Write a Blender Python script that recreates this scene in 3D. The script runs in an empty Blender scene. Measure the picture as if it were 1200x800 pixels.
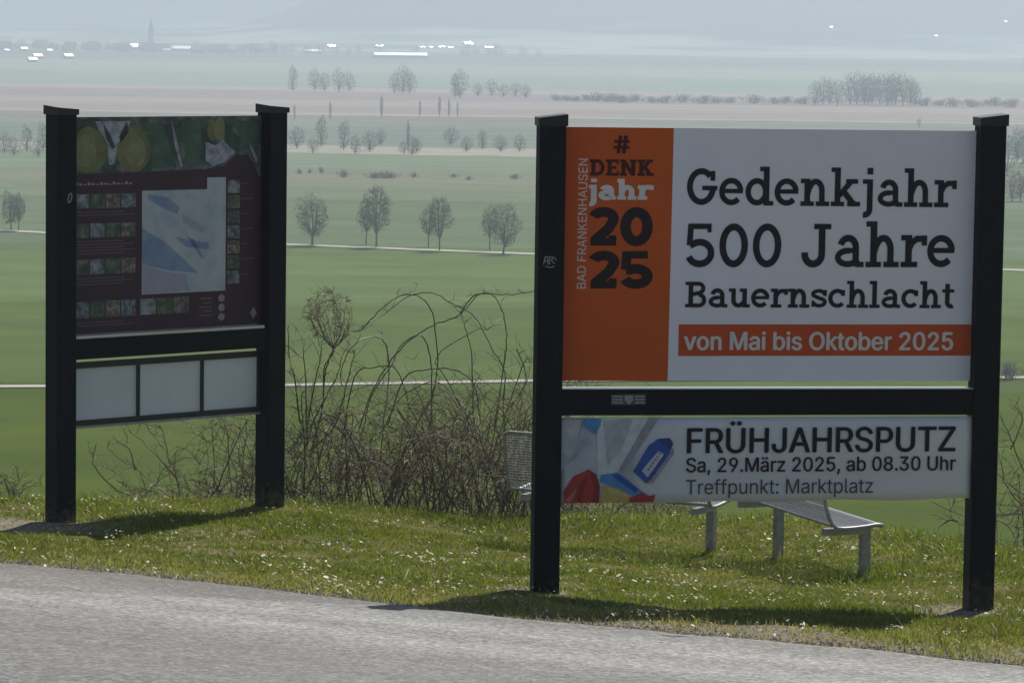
import bpy, math, random
import numpy as np
from mathutils import Matrix, Vector
from mathutils.geometry import delaunay_2d_cdt

# ------------------------------------------------------------------ camera
FP, W0, H0 = 4000.0, 1200.0, 800.0             # focal length in photo pixels
PITCH, ROLL = math.atan(370 / FP), 0.014
EXPOSURE = 0.30
SUN_EL, SUN_AZ = math.radians(50), math.radians(24)
sc = bpy.context.scene
COL = sc.collection
cF = np.array([0, math.cos(PITCH), -math.sin(PITCH)])
_R = np.array([1.0, 0, 0]); _U = np.array([0, math.sin(PITCH), math.cos(PITCH)])
cR = _R * math.cos(ROLL) + _U * math.sin(ROLL)
cU = _U * math.cos(ROLL) - _R * math.sin(ROLL)
cam = bpy.data.cameras.new('camera'); cam.sensor_width = 36.0; cam.lens = 36.0 * FP / W0
cam.clip_start = 0.1; cam.clip_end = 40000
co = bpy.data.objects.new('camera', cam); COL.objects.link(co)
co.matrix_world = Matrix(((cR[0], cU[0], -cF[0], 0), (cR[1], cU[1], -cF[1], 0), (cR[2], cU[2], -cF[2], 0), (0, 0, 0, 1)))
sc.camera = co

# ------------------------------------------------------------------ light
wd = bpy.data.worlds.new('World'); sc.world = wd; wd.use_nodes = True
wn = wd.node_tree
bg = wn.nodes['Background']
sky = wn.nodes.new('ShaderNodeTexSky'); sky.sky_type = 'NISHITA'; sky.sun_disc = False
sky.sun_elevation = SUN_EL; sky.sun_rotation = SUN_AZ; sky.air_density = 1.0; sky.dust_density = 0.8
wn.links.new(sky.outputs[0], bg.inputs[0]); bg.inputs[1].default_value = 0.052
sl = bpy.data.lights.new('sun', 'SUN'); sl.energy = 5.0; sl.angle = math.radians(0.5); sl.color = (1.0, 0.955, 0.88)
so = bpy.data.objects.new('sun', sl); COL.objects.link(so)
SUNV = Vector((math.sin(SUN_AZ) * math.cos(SUN_EL), math.cos(SUN_AZ) * math.cos(SUN_EL), math.sin(SUN_EL)))
so.rotation_euler = SUNV.to_track_quat('Z', 'Y').to_euler()
sc.view_settings.view_transform = 'Standard'; sc.view_settings.look = 'None'
sc.view_settings.gamma = 1.0; sc.view_settings.use_curve_mapping = False
sc.view_settings.exposure = EXPOSURE
sc.render.engine = 'CYCLES'
cy = sc.cycles
cy.use_denoising = True
cy.max_bounces = 6; cy.diffuse_bounces = 3; cy.glossy_bounces = 3; cy.transmission_bounces = 3
cy.volume_bounces = 1; cy.transparent_max_bounces = 6
cy.sample_clamp_indirect = 6.0

rng = np.random.default_rng(7)
random.seed(7)

# ------------------------------------------------------------------ helpers
def ray(u, v):
    return cF + (u - 600) / FP * cR - (v - 400) / FP * cU

def pix(u, v, d):
    """the point on the sight line of photo pixel (u, v) that lies d metres ahead"""
    r = ray(u, v)
    return r * (d / r[1])

def hz(u):
    return 400 - 370 * 1.0 + ROLL * (u - 600)

def vnoise(x, y, seed=0):
    """smooth value noise 0..1"""
    xi = np.floor(x).astype(np.int64); yi = np.floor(y).astype(np.int64)
    fx = x - xi; fy = y - yi
    fx = fx * fx * (3 - 2 * fx); fy = fy * fy * (3 - 2 * fy)
    def h(a, b):
        n = (a * 374761393 + b * 668265263 + seed * 982451653) & 0x7fffffff
        n = ((n ^ (n >> 13)) * 1274126177) & 0x7fffffff
        return ((n ^ (n >> 16)) & 0xffff) / 65535.0
    return (h(xi, yi) * (1 - fx) + h(xi + 1, yi) * fx) * (1 - fy) + (h(xi, yi + 1) * (1 - fx) + h(xi + 1, yi + 1) * fx) * fy

def fbm(x, y, seed=0, o=4):
    s = 0; a = 0.5
    for k in range(o):
        s = s + a * vnoise(x * 2 ** k, y * 2 ** k, seed + k); a *= 0.5
    return s / (1 - 0.5 ** o)

def tag(o, label=None, cat=None, group=None, kind=None):
    if label: o['label'] = label
    if cat: o['category'] = cat
    if group: o['group'] = group
    if kind: o['kind'] = kind
    return o

def empty(name, loc, rz=0.0):
    o = bpy.data.objects.new(name, None); COL.objects.link(o)
    o.location = loc; o.rotation_euler = (0, 0, rz); o.empty_display_size = 0.2
    return o

def link_mesh(name, me, mat, parent=None, smooth=False):
    if mat: me.materials.append(mat)
    if smooth:
        me.polygons.foreach_set('use_smooth', [True] * len(me.polygons))
    o = bpy.data.objects.new(name, me); COL.objects.link(o)
    if parent: o.parent = parent
    return o

def np_mesh(name, verts, faces):
    me = bpy.data.meshes.new(name)
    verts = np.asarray(verts, dtype=np.float32); faces = np.asarray(faces, dtype=np.int32)
    k = faces.shape[1]
    me.vertices.add(len(verts)); me.vertices.foreach_set('co', verts.ravel())
    me.loops.add(faces.size); me.loops.foreach_set('vertex_index', faces.ravel())
    me.polygons.add(len(faces))
    me.polygons.foreach_set('loop_start', np.arange(0, faces.size, k, dtype=np.int32))
    me.update(calc_edges=True); me.validate()
    return me

class MB:
    def __init__(self): self.v = []; self.f = []
    def box(self, x0, x1, y0, y1, z0, z1, bev=0.0):
        if bev <= 0:
            self.prism([(x0, y0), (x1, y0), (x1, y1), (x0, y1)], z0, z1); return self
        b = bev; n = len(self.v)
        ring = [(x0 + b, y0), (x1 - b, y0), (x1, y0 + b), (x1, y1 - b), (x1 - b, y1), (x0 + b, y1), (x0, y1 - b), (x0, y0 + b)]
        self.prism(ring, z0, z1)
        return self
    def prism(self, ring, z0, z1):
        n = len(self.v); k = len(ring)
        for z in (z0, z1): self.v += [(x, y, z) for x, y in ring]
        self.f.append(tuple(n + i for i in reversed(range(k)))); self.f.append(tuple(n + k + i for i in range(k)))
        for i in range(k):
            j = (i + 1) % k; self.f.append((n + i, n + j, n + k + j, n + k + i))
        return self
    def poly(self, pts):
        n = len(self.v); self.v += [tuple(p) for p in pts]; self.f.append(tuple(range(n, n + len(pts)))); return self
    def hexa(self, p):
        n = len(self.v); self.v += [tuple(q) for q in p]
        for q in ((0, 3, 2, 1), (4, 5, 6, 7), (0, 1, 5, 4), (1, 2, 6, 5), (2, 3, 7, 6), (3, 0, 4, 7)): self.f.append(tuple(n + i for i in q))
        return self
    def tube(self, pts, r0, r1=None, n=3, cap=False):
        pts = [np.asarray(p, float) for p in pts]
        if r1 is None: r1 = r0
        base = len(self.v); m = len(pts); up = np.array([0.31, 0.17, 0.93])
        for i, p in enumerate(pts):
            t = pts[min(i + 1, m - 1)] - pts[max(i - 1, 0)]
            t = t / (np.linalg.norm(t) + 1e-9)
            a = np.cross(t, up)
            if np.linalg.norm(a) < 0.05: a = np.cross(t, (1.0, 0, 0))
            a = a / np.linalg.norm(a); b = np.cross(t, a)
            r = r0 + (r1 - r0) * i / max(m - 1, 1)
            for k in range(n):
                q = p + r * (math.cos(2 * math.pi * k / n) * a + math.sin(2 * math.pi * k / n) * b)
                self.v.append(tuple(q))
        for i in range(m - 1):
            for k in range(n):
                l = (k + 1) % n
                self.f.append((base + i * n + k, base + i * n + l, base + (i + 1) * n + l, base + (i + 1) * n + k))
        if cap:
            self.f.append(tuple(base + k for k in reversed(range(n))))
            self.f.append(tuple(base + (m - 1) * n + k for k in range(n)))
        return self
    def build(self, name, mat, parent=None, smooth=False):
        me = bpy.data.meshes.new(name); me.from_pydata(self.v, [], self.f); me.update()
        return link_mesh(name, me, mat, parent, smooth)

# ------------------------------------------------------------------ materials
def material(name):
    m = bpy.data.materials.new(name); m.use_nodes = True
    return m, m.node_tree, m.node_tree.nodes['Principled BSDF']

def nd(nt, t, **kw):
    n = nt.nodes.new(t)
    for k, v in kw.items(): setattr(n, k, v)
    return n

def noise(nt, scale, detail=3.0, vec=None, rough=0.55):
    n = nd(nt, 'ShaderNodeTexNoise'); n.inputs['Scale'].default_value = scale
    n.inputs['Detail'].default_value = detail; n.inputs['Roughness'].default_value = rough
    if vec is not None: nt.links.new(vec, n.inputs['Vector'])
    return n

def ramp(nt, fac, stops, interp='LINEAR'):
    r = nd(nt, 'ShaderNodeValToRGB'); cr = r.color_ramp; cr.interpolation = interp
    while len(cr.elements) < len(stops): cr.elements.new(0.5)
    for e, (p, c) in zip(cr.elements, stops):
        e.position = p; e.color = (c[0], c[1], c[2], 1)
    nt.links.new(fac, r.inputs[0]); return r

def mix(nt, fac, a, b, bt='MIX'):
    m = nd(nt, 'ShaderNodeMix', data_type='RGBA', blend_type=bt)
    for sock, val in ((m.inputs[0], fac), (m.inputs[6], a), (m.inputs[7], b)):
        if isinstance(val, (int, float)): sock.default_value = val
        elif isinstance(val, tuple): sock.default_value = (val[0], val[1], val[2], 1)
        else: nt.links.new(val, sock)
    return m.outputs[2]

def obj_coord(nt, scale=None):
    t = nd(nt, 'ShaderNodeTexCoord')
    if scale is None: return t.outputs['Object']
    mp = nd(nt, 'ShaderNodeMapping'); mp.inputs['Scale'].default_value = scale
    nt.links.new(t.outputs['Object'], mp.inputs[0]); return mp.outputs[0]

def plain_mat(name, col, rough=0.6, var=0.15, nscale=8.0, metal=0.0, spec=0.5, bump=0.0):
    """a surface with slight procedural unevenness of tone and gloss"""
    m, nt, p = material(name)
    v = obj_coord(nt)
    n = noise(nt, nscale, 5, v)
    lo = tuple(c * (1 - var) for c in col); hi = tuple(min(1, c * (1 + var)) for c in col)
    r = ramp(nt, n.outputs['Fac'], [(0.3, lo), (0.7, hi)])
    nt.links.new(r.outputs[0], p.inputs['Base Color'])
    p.inputs['Roughness'].default_value = rough; p.inputs['Metallic'].default_value = metal
    p.inputs['Specular IOR Level'].default_value = spec
    if bump > 0:
        b = nd(nt, 'ShaderNodeBump'); b.inputs['Strength'].default_value = bump; b.inputs['Distance'].default_value = 0.01
        n2 = noise(nt, nscale * 6, 4, v); nt.links.new(n2.outputs['Fac'], b.inputs['Height'])
        nt.links.new(b.outputs[0], p.inputs['Normal'])
    return m

def twoside_leaf(nt, p, colsock, trans=0.45, rough=0.42, tint=(1.15, 1.2, 0.6)):
    """diffuse + light passing through thin blades"""
    tr = nd(nt, 'ShaderNodeBsdfTranslucent')
    c2 = mix(nt, 1.0, colsock, tint, 'MULTIPLY'); nt.links.new(c2, tr.inputs['Color'])
    nt.links.new(colsock, p.inputs['Base Color']); p.inputs['Roughness'].default_value = rough
    ms = nd(nt, 'ShaderNodeMixShader'); ms.inputs[0].default_value = trans
    nt.links.new(p.outputs[0], ms.inputs[1]); nt.links.new(tr.outputs[0], ms.inputs[2])
    out = nt.nodes['Material Output']; nt.links.new(ms.outputs[0], out.inputs['Surface'])

M = {}
M['post'] = plain_mat('anthracite_wood_paint', (0.0045, 0.006, 0.0095), 0.7, 0.35, 9, spec=0.2, bump=0.15)
_nt = M['post'].node_tree; _p = _nt.nodes['Principled BSDF']; _c = _p.inputs['Base Color'].links[0].from_socket
_v = obj_coord(_nt); _s = nd(_nt, 'ShaderNodeSeparateXYZ'); _nt.links.new(_v, _s.inputs[0]); _n = noise(_nt, 14, 5, _v, .7)
_a = nd(_nt, 'ShaderNodeMath', operation='MULTIPLY_ADD'); _nt.links.new(_n.outputs['Fac'], _a.inputs[0]); _a.inputs[1].default_value = -.75; _nt.links.new(_s.outputs[2], _a.inputs[2])
_m = nd(_nt, 'ShaderNodeMapRange'); _m.inputs['From Min'].default_value = -.18; _m.inputs['From Max'].default_value = -.38; _m.inputs['To Max'].default_value = .7; _nt.links.new(_a.outputs[0], _m.inputs[0])
_n2 = noise(_nt, 3.0, 6, obj_coord(_nt, (14, 14, 1)), .7); _m2 = ramp(_nt, _n2.outputs['Fac'], [(.5, (0, 0, 0)), (.75, (.35, .35, .35))])
_k = mix(_nt, _m2.outputs[0], _c, (.022, .025, .03)); _nt.links.new(mix(_nt, _m.outputs[0], _k, (.10, .085, .06)), _p.inputs['Base Color'])
M['cap'] = plain_mat('dark_sheet_metal', (0.010, 0.012, 0.014), 0.5, 0.3, 7, spec=0.4)
M['ledge'] = plain_mat('aluminium_ledge', (0.55, 0.56, 0.57), 0.35, 0.1, 12, metal=0.6)
M['white_board'] = plain_mat('white_print_board', (0.80, 0.81, 0.88), 0.6, 0.02, 3, spec=0.3)
M['orange'] = plain_mat('orange_print', (0.60, 0.105, 0.013), 0.6, 0.04, 5, spec=0.25)
M['orange_bar'] = plain_mat('orange_red_print', (0.58, 0.09, 0.02), 0.6, 0.05, 9, spec=0.25)
M['ink'] = plain_mat('dark_blue_black_ink', (0.012, 0.014, 0.022), 0.6, 0.1, 9, spec=0.25)
M['ink_warm'] = plain_mat('dark_brown_ink', (0.022, 0.010, 0.010), 0.6, 0.1, 9, spec=0.25)
M['ink_maroon'] = plain_mat('dark_maroon_ink', (0.060, 0.009, 0.006), 0.6, 0.1, 9, spec=0.25)
M['ink_grey'] = plain_mat('grey_ink', (0.07, 0.072, 0.078), 0.6, 0.1, 9, spec=0.25)
M['white_ink'] = plain_mat('white_ink', (0.72, 0.70, 0.68), 0.6, 0.05, 9, spec=0.25)
M['maroon'] = plain_mat('maroon_print', (0.055, 0.028, 0.045), 0.55, 0.10, 4, spec=0.3)
M['case_frame'] = plain_mat('dark_green_metal', (0.010, 0.022, 0.020), 0.5, 0.2, 8)
M['case_back'] = plain_mat('pale_grey_backing', (0.62, 0.68, 0.74), 0.6, 0.05, 3)
M['steel'] = plain_mat('galvanised_steel', (0.30, 0.31, 0.32), 0.5, 0.2, 15, metal=0.5)
M['bench_wire'] = plain_mat('grey_coated_wire', (0.20, 0.215, 0.23), 0.5, 0.15, 15)
M['bark'] = plain_mat('grey_brown_bark', (0.075, 0.062, 0.052), 0.85, 0.35, 6)
M['twig'] = plain_mat('brown_twig_bark', (0.155, 0.125, 0.100), 0.8, 0.4, 5)
M['cane'] = plain_mat('bramble_cane', (0.14, 0.10, 0.075), 0.65, 0.45, 6)
def twig_mat(name, dark, light, rough=.8):
    m, nt, p = material(name); g = nd(nt, 'ShaderNodeNewGeometry'); n = noise(nt, 9, 3, obj_coord(nt))
    r = ramp(nt, g.outputs['Random Per Island'], [(0, dark), (.6, tuple((a + b) / 2 for a, b in zip(dark, light))), (1, light)])
    c = mix(nt, .5, r.outputs[0], ramp(nt, n.outputs['Fac'], [(.35, (.6, .6, .6)), (.65, (1.3, 1.3, 1.3))]).outputs[0], 'MULTIPLY')
    nt.links.new(c, p.inputs['Base Color']); p.inputs['Roughness'].default_value = rough; return m
M['dry_twig'] = twig_mat('dry_bramble_twigs', (.095, .070, .050), (.40, .33, .25)); M['cane'] = twig_mat('bramble_canes', (.055, .040, .032), (.22, .165, .12), .6)
M['twig_far'] = plain_mat('grey_brown_twigs', (0.085, 0.072, 0.066), .9, .3, .6)
M['far_wall'] = plain_mat('pale_render', (0.42, 0.40, 0.37), 0.8, 0.1, 0.2)
M['far_roof'] = plain_mat('grey_tile_roof', (0.14, 0.12, 0.11), 0.7, 0.2, 0.3)
M['glint_roof'] = plain_mat('white_sheet_roof', (0.80, 0.81, 0.83), 0.32, 0.05, 0.2, metal=0.9)

# ------------------------------------------------------------------ terrain
HP = 37.0                                                   # the plain lies 37 m below the eye
cp = []
for u, v, d in [(72, 611, 28.3), (316, 594, 29.8), (636, 697, 24.5), (1142, 711, 24.95),      # sign posts
                (833, 648, 29.2), (905, 648, 29.3), (1020, 674, 27.2), (640, 640, 30.2),       # benches
                (3, 664, 23.97), (150, 676, 23.6), (320, 695, 23.02), (470, 713, 22.5), (635, 730, 22.0), (800, 745, 21.6), (1000, 762, 21.2), (1200, 783, 20.7),
                (10, 592, 30.6), (200, 594, 31.2), (400, 598, 31.6), (700, 605, 31.8), (900, 612, 31.6), (1075, 629, 30.2), (1190, 655, 28.4),
                (0, 800, 15.3), (600, 800, 17.8), (1200, 800, 19.7)]:
    cp.append(pix(u, v, d))
cp += [np.array(p, float) for p in [(0, 0, -1.6), (-5, 6, -2.6), (5, 4, -1.9), (-9, 34, -5.6), (-4.6, 34, -5.5), (0, 34.6, -5.6), (3.5, 34, -5.7), (7, 32, -5.8),
       (-9, 40, -8.0), (0, 40, -8.0), (9, 40, -8.0), (9, 24, -4.1)]]
cp = np.array(cp)
def _phi(r2): return 0.5 * r2 * np.log(r2 + 1e-9)
_n = len(cp)
_A = np.zeros((_n + 3, _n + 3))
_d2 = ((cp[:, None, :2] - cp[None, :, :2]) ** 2).sum(-1)
_A[:_n, :_n] = _phi(_d2) + np.eye(_n) * 0.02
_A[:_n, _n] = 1; _A[:_n, _n + 1:] = cp[:, :2]; _A[_n, :_n] = 1; _A[_n + 1:, :_n] = cp[:, :2].T
_wt = np.linalg.solve(_A, np.concatenate([cp[:, 2], np.zeros(3)]))

def terrain(x, y):
    x = np.asarray(x, float); y = np.asarray(y, float)
    sh = x.shape; x = x.ravel(); y = y.ravel()
    xc = np.clip(x, -11, 11); yc = np.clip(y, -4, 40)
    d2 = (xc[:, None] - cp[None, :, 0]) ** 2 + (yc[:, None] - cp[None, :, 1]) ** 2
    z = _phi(d2) @ _wt[:_n] + _wt[_n] + xc * _wt[_n + 1] + yc * _wt[_n + 2]
    z = np.where(y > 40, z - (y - 40) * 0.30, z)
    b = z + HP                                              # soft landing on the plain
    z = -HP + np.where(b > 12, b, np.where(b < -12, 0, (b + 12) ** 2 / 48))
    return z.reshape(sh)

def tz(x, y): return float(terrain(np.array([x]), np.array([y]))[0])

def axis(parts):
    out = []
    for a, b, s in parts: out += list(np.arange(a, b, s))
    return np.array(out + [parts[-1][1]])
EDGE = [pix(u, v_, d)[:2] for u, v_, d in [(3, 664, 23.97), (150, 676, 23.6), (320, 695, 23.02), (470, 713, 22.5), (635, 730, 22.0), (800, 745, 21.6), (1000, 762, 21.2), (1200, 783, 20.7)]]
EDGE = [EDGE[0] + (EDGE[0] - EDGE[1]) * 9] + EDGE + [EDGE[-1] + (EDGE[-1] - EDGE[-2]) * 9]
EDGE = np.array(EDGE)
_ex = np.linspace(-14, 12, 261)
def edge_y(x): return np.interp(x, EDGE[:, 0], EDGE[:, 1])
gx = axis([(-7000, -1000, 500), (-1000, -100, 100), (-100, -12, 8), (-12, 12, 0.3), (12, 100, 8), (100, 1000, 100), (1000, 7000, 500)])
gy = axis([(-80, -4, 8), (-4, 14, 1.5), (14, 36, 0.3), (36, 60, 2), (60, 260, 5), (260, 1000, 60), (1000, 6000, 500)])
def smooth_(t): t = np.clip(t, 0, 1); return t * t * (3 - 2 * t)
GX, GY = np.meshgrid(gx, gy)
GZ = terrain(GX, GY)
near = (np.abs(GX) < 12) & (GY > 14) & (GY < 34)
GZ = GZ + np.where(near, (fbm(GX * 1.6, GY * 1.6, 3) - 0.5) * 0.15 * smooth_((GY - edge_y(GX)) / 1.0), 0)
nx, ny = len(gx), len(gy)
idx = np.arange(nx * ny).reshape(ny, nx)
quads = np.stack([idx[:-1, :-1], idx[:-1, 1:], idx[1:, 1:], idx[1:, :-1]], -1).reshape(-1, 4)

# ground material: turf soil near by, fields on the plain in strips across the view
m, nt, p = material('ground_soil_and_fields')
v = obj_coord(nt)
sx = nd(nt, 'ShaderNodeSeparateXYZ'); nt.links.new(v, sx.inputs[0])
wob = noise(nt, 0.010, 6, v, 0.7)
yy = nd(nt, 'ShaderNodeMath', operation='MULTIPLY_ADD'); nt.links.new(wob.outputs['Fac'], yy.inputs[0]); yy.inputs[1].default_value = 46; nt.links.new(sx.outputs[1], yy.inputs[2])
y2 = nd(nt, 'ShaderNodeMath', operation='MULTIPLY'); nt.links.new(yy.outputs[0], y2.inputs[0]); y2.inputs[1].default_value = 1 / 5000
def dd(d): return (d + 23) / 5000
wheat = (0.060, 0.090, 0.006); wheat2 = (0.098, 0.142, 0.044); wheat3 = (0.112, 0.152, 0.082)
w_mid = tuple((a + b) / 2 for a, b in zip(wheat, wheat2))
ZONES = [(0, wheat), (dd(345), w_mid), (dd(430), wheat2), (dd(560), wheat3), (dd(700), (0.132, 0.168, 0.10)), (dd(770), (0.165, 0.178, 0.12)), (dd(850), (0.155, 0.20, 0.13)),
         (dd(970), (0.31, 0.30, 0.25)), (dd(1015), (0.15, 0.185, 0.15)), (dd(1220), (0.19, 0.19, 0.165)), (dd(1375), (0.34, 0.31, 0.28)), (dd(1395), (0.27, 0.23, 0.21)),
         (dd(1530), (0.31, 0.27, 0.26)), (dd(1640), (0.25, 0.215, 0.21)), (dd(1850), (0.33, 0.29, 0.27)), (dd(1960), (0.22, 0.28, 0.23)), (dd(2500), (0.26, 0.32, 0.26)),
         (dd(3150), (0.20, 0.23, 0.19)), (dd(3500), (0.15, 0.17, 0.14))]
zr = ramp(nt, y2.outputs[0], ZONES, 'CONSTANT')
st = noise(nt, 1.0, 4, obj_coord(nt, (0.004, 0.05, 0.05)))
st2 = noise(nt, 1.0, 6, obj_coord(nt, (0.05, 0.11, 0.1)), 0.7)
fm = mix(nt, 0.55, zr.outputs[0], ramp(nt, st.outputs['Fac'], [(0.25, (0.62, 0.66, 0.62)), (0.75, (1.3, 1.25, 1.25))]).outputs[0], 'MULTIPLY')
fm = mix(nt, 0.5, fm, ramp(nt, st2.outputs['Fac'], [(0.3, (0.6, 0.65, 0.6)), (0.7, (1.35, 1.25, 1.2))]).outputs[0], 'MULTIPLY')
s1 = noise(nt, 2.2, 5, v); s2 = noise(nt, 38, 4, v)
soil = ramp(nt, s1.outputs['Fac'], [(0.32, (0.075, 0.088, 0.022)), (0.52, (0.120, 0.115, 0.045)), (0.70, (0.22, 0.18, 0.115))])
soil = mix(nt, 0.7, soil.outputs[0], ramp(nt, s2.outputs['Fac'], [(0.3, (0.45, 0.45, 0.45)), (0.7, (1.4, 1.4, 1.4))]).outputs[0], 'MULTIPLY')
far = nd(nt, 'ShaderNodeMath', operation='GREATER_THAN'); nt.links.new(sx.outputs[1], far.inputs[0]); far.inputs[1].default_value = 120
ba = nd(nt, 'ShaderNodeAttribute', attribute_name='bare')
soil = mix(nt, ba.outputs['Fac'], soil, ramp(nt, s2.outputs['Fac'], [(0.3, (0.10, 0.085, 0.062)), (0.55, (0.20, 0.175, 0.135)), (0.72, (0.34, 0.31, 0.25))]).outputs[0])
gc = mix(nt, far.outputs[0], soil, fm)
nt.links.new(gc, p.inputs['Base Color']); p.inputs['Roughness'].default_value = 1.0; p.inputs['Specular IOR Level'].default_value = 0.0
me = np_mesh('ground', np.stack([GX, GY, GZ], -1).reshape(-1, 3), quads)
_ed = GY - edge_y(GX)
_bw = .25 + 1.1 * np.clip((GX + 1.0) / 2.5, 0, 1) * np.clip(fbm(GX * 1.2, GY * 1.2, 77) * 1.7 - .25, 0, 1) + .35 * np.clip(fbm(GX * 1.2, GY * 1.2, 78) * 2 - .8, 0, 1)
bare_v = 1 - smooth_((_ed - _bw + .25) / .7)
for (pu, pv_, pd, pr_) in ((638, 694, 24.5, .5), (1125, 706, 24.8, .6), (25, 616, 27.9, .9)):
    c_ = pix(pu, pv_, pd); bare_v = np.maximum(bare_v, 1 - smooth_((np.hypot(GX - c_[0], GY - c_[1]) - pr_ * .4) / (pr_ * .8)))
me.attributes.new('bare', 'FLOAT', 'POINT').data.foreach_set('value', (bare_v * (GY < 60)).astype(np.float32).ravel())
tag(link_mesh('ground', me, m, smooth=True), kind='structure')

# ------------------------------------------------------------------ road
def edge_rag(x): return (fbm(np.asarray(x) * 1.6, np.asarray(x) * 0 + 3.3, 21) - 0.5) * 0.42
acr = np.concatenate([np.arange(0, 1.0, 0.1), np.arange(1.0, 15.1, 0.3)])
ndir = np.array([-0.69, -0.72])
RV = []; RA = []
for a in acr:
    e_y = edge_y(_ex) + edge_rag(_ex) * (1 if a < 0.35 else 0)
    X = _ex + ndir[0] * a; Y = e_y + ndir[1] * a
    Z = terrain(X, Y) + 0.03
    if a == 0: Z = Z - 0.05
    RV.append(np.stack([X, Y, Z], -1)); RA.append(np.full(len(_ex), a))
RV = np.array(RV); k = len(_ex)
ri = np.arange(len(acr) * k).reshape(len(acr), k)
rq = np.stack([ri[:-1, :-1], ri[1:, :-1], ri[1:, 1:], ri[:-1, 1:]], -1).reshape(-1, 4)
m, nt, p = material('worn_asphalt')
v = obj_coord(nt)
at = nd(nt, 'ShaderNodeAttribute', attribute_name='across')
wob = noise(nt, 0.9, 3, v)
aa = nd(nt, 'ShaderNodeMath', operation='MULTIPLY_ADD'); nt.links.new(wob.outputs['Fac'], aa.inputs[0]); aa.inputs[1].default_value = 0.5; nt.links.new(at.outputs['Fac'], aa.inputs[2])
ab = nd(nt, 'ShaderNodeMath', operation='MULTIPLY'); nt.links.new(aa.outputs[0], ab.inputs[0]); ab.inputs[1].default_value = 1 / 5
base = ramp(nt, ab.outputs[0], [(0.05, (0.17, 0.145, 0.115)), (0.10, (0.140, 0.134, 0.126)), (0.20, (0.168, 0.166, 0.160)), (0.32, (0.228, 0.226, 0.216)), (0.42, (0.170, 0.168, 0.161)), (0.54, (0.222, 0.220, 0.209)), (0.72, (0.138, 0.136, 0.131)), (0.95, (0.125, 0.123, 0.118))])
n1 = noise(nt, 26, 5, v, 0.8); n2 = noise(nt, 1.0, 5, obj_coord(nt, (1.1, 2.2, 1.0)))
vo = nd(nt, 'ShaderNodeTexVoronoi'); vo.inputs['Scale'].default_value = 34; nt.links.new(v, vo.inputs['Vector'])
c = mix(nt, 0.75, base.outputs[0], ramp(nt, n1.outputs['Fac'], [(0.36, (0.38, 0.38, 0.38)), (0.5, (1, 1, 1)), (0.64, (2.0, 1.98, 1.92))]).outputs[0], 'MULTIPLY')
c = mix(nt, 0.6, c, ramp(nt, n2.outputs['Fac'], [(0.3, (0.7, 0.7, 0.7)), (0.7, (1.25, 1.25, 1.25))]).outputs[0], 'MULTIPLY')
vg = nd(nt, 'ShaderNodeSeparateColor'); nt.links.new(vo.outputs['Color'], vg.inputs[0])
c = mix(nt, 0.55, c, vg.outputs[0], 'SOFT_LIGHT')
ol = nd(nt, 'ShaderNodeAttribute', attribute_name='older')
oa = nd(nt, 'ShaderNodeMath', operation='MULTIPLY_ADD'); nt.links.new(n2.outputs['Fac'], oa.inputs[0]); oa.inputs[1].default_value = 0.5; nt.links.new(ol.outputs['Fac'], oa.inputs[2])
om = nd(nt, 'ShaderNodeMapRange'); om.inputs['From Min'].default_value = 0.2; om.inputs['From Max'].default_value = 0.32; nt.links.new(oa.outputs[0], om.inputs[0])
c = mix(nt, om.outputs[0], c, mix(nt, 1.0, c, (0.70, 0.66, 0.63), 'MULTIPLY'))
nt.links.new(c, p.inputs['Base Color']); p.inputs['Roughness'].default_value = 0.75
b = nd(nt, 'ShaderNodeBump'); b.inputs['Strength'].default_value = 0.9; b.inputs['Distance'].default_value = 0.012
nt.links.new(n1.outputs['Fac'], b.inputs['Height']); nt.links.new(b.outputs[0], p.inputs['Normal'])
me = np_mesh('road', RV.reshape(-1, 3), rq)
atn = me.attributes.new('across', 'FLOAT', 'POINT'); atn.data.foreach_set('value', np.array(RA, dtype=np.float32).ravel())
old_w = np.interp(RV[:, :, 0], [-5, -3.4, -2.2, -0.7, 0.2], [2.9, 2.1, 1.35, 0.12, -0.6])
me.attributes.new('older', 'FLOAT', 'POINT').data.foreach_set('value', (old_w - np.array(RA)).astype(np.float32).ravel())
tag(link_mesh('road', me, m, smooth=True), kind='structure')

# ------------------------------------------------------------------ farm tracks on the plain
def strip(name, pts, width, mat):
    pts = [np.array(q, float) for q in pts]; mb = MB(); L = []
    for i, q in enumerate(pts):
        t = pts[min(i + 1, len(pts) - 1)] - pts[max(i - 1, 0)]; n = np.array([-t[1], t[0]]) / np.linalg.norm(t)
        L.append((q + n * width / 2, q - n * width / 2))
    for (a, b_), (c_, d_) in zip(L, L[1:]):
        mb.poly([(b_[0], b_[1], -HP + 0.12), (d_[0], d_[1], -HP + 0.12), (c_[0], c_[1], -HP + 0.12), (a[0], a[1], -HP + 0.12)])
    return tag(mb.build(name, mat), kind='structure')
M['track'] = plain_mat('pale_gravel_track', (0.36, 0.34, 0.29), 0.9, 0.15, 0.05)
def plain_pt(u, v_):
    r = ray(u, v_); return (r * (-HP / r[2]))[:2]
def track(pts, width):
    a = [np.array(plain_pt(*q)) for q in pts]
    a = [a[0] + (a[0] - a[1]) * 2.5] + a + [a[-1] + (a[-1] - a[-2]) * 2.5]
    return strip('farm_track', a, width, M['track'])
track([(0, 453.5), (335, 452), (620, 447), (1190, 443)], 2.2)
track([(0, 270.5), (335, 287), (620, 298), (1190, 317)], 3.6)

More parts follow.
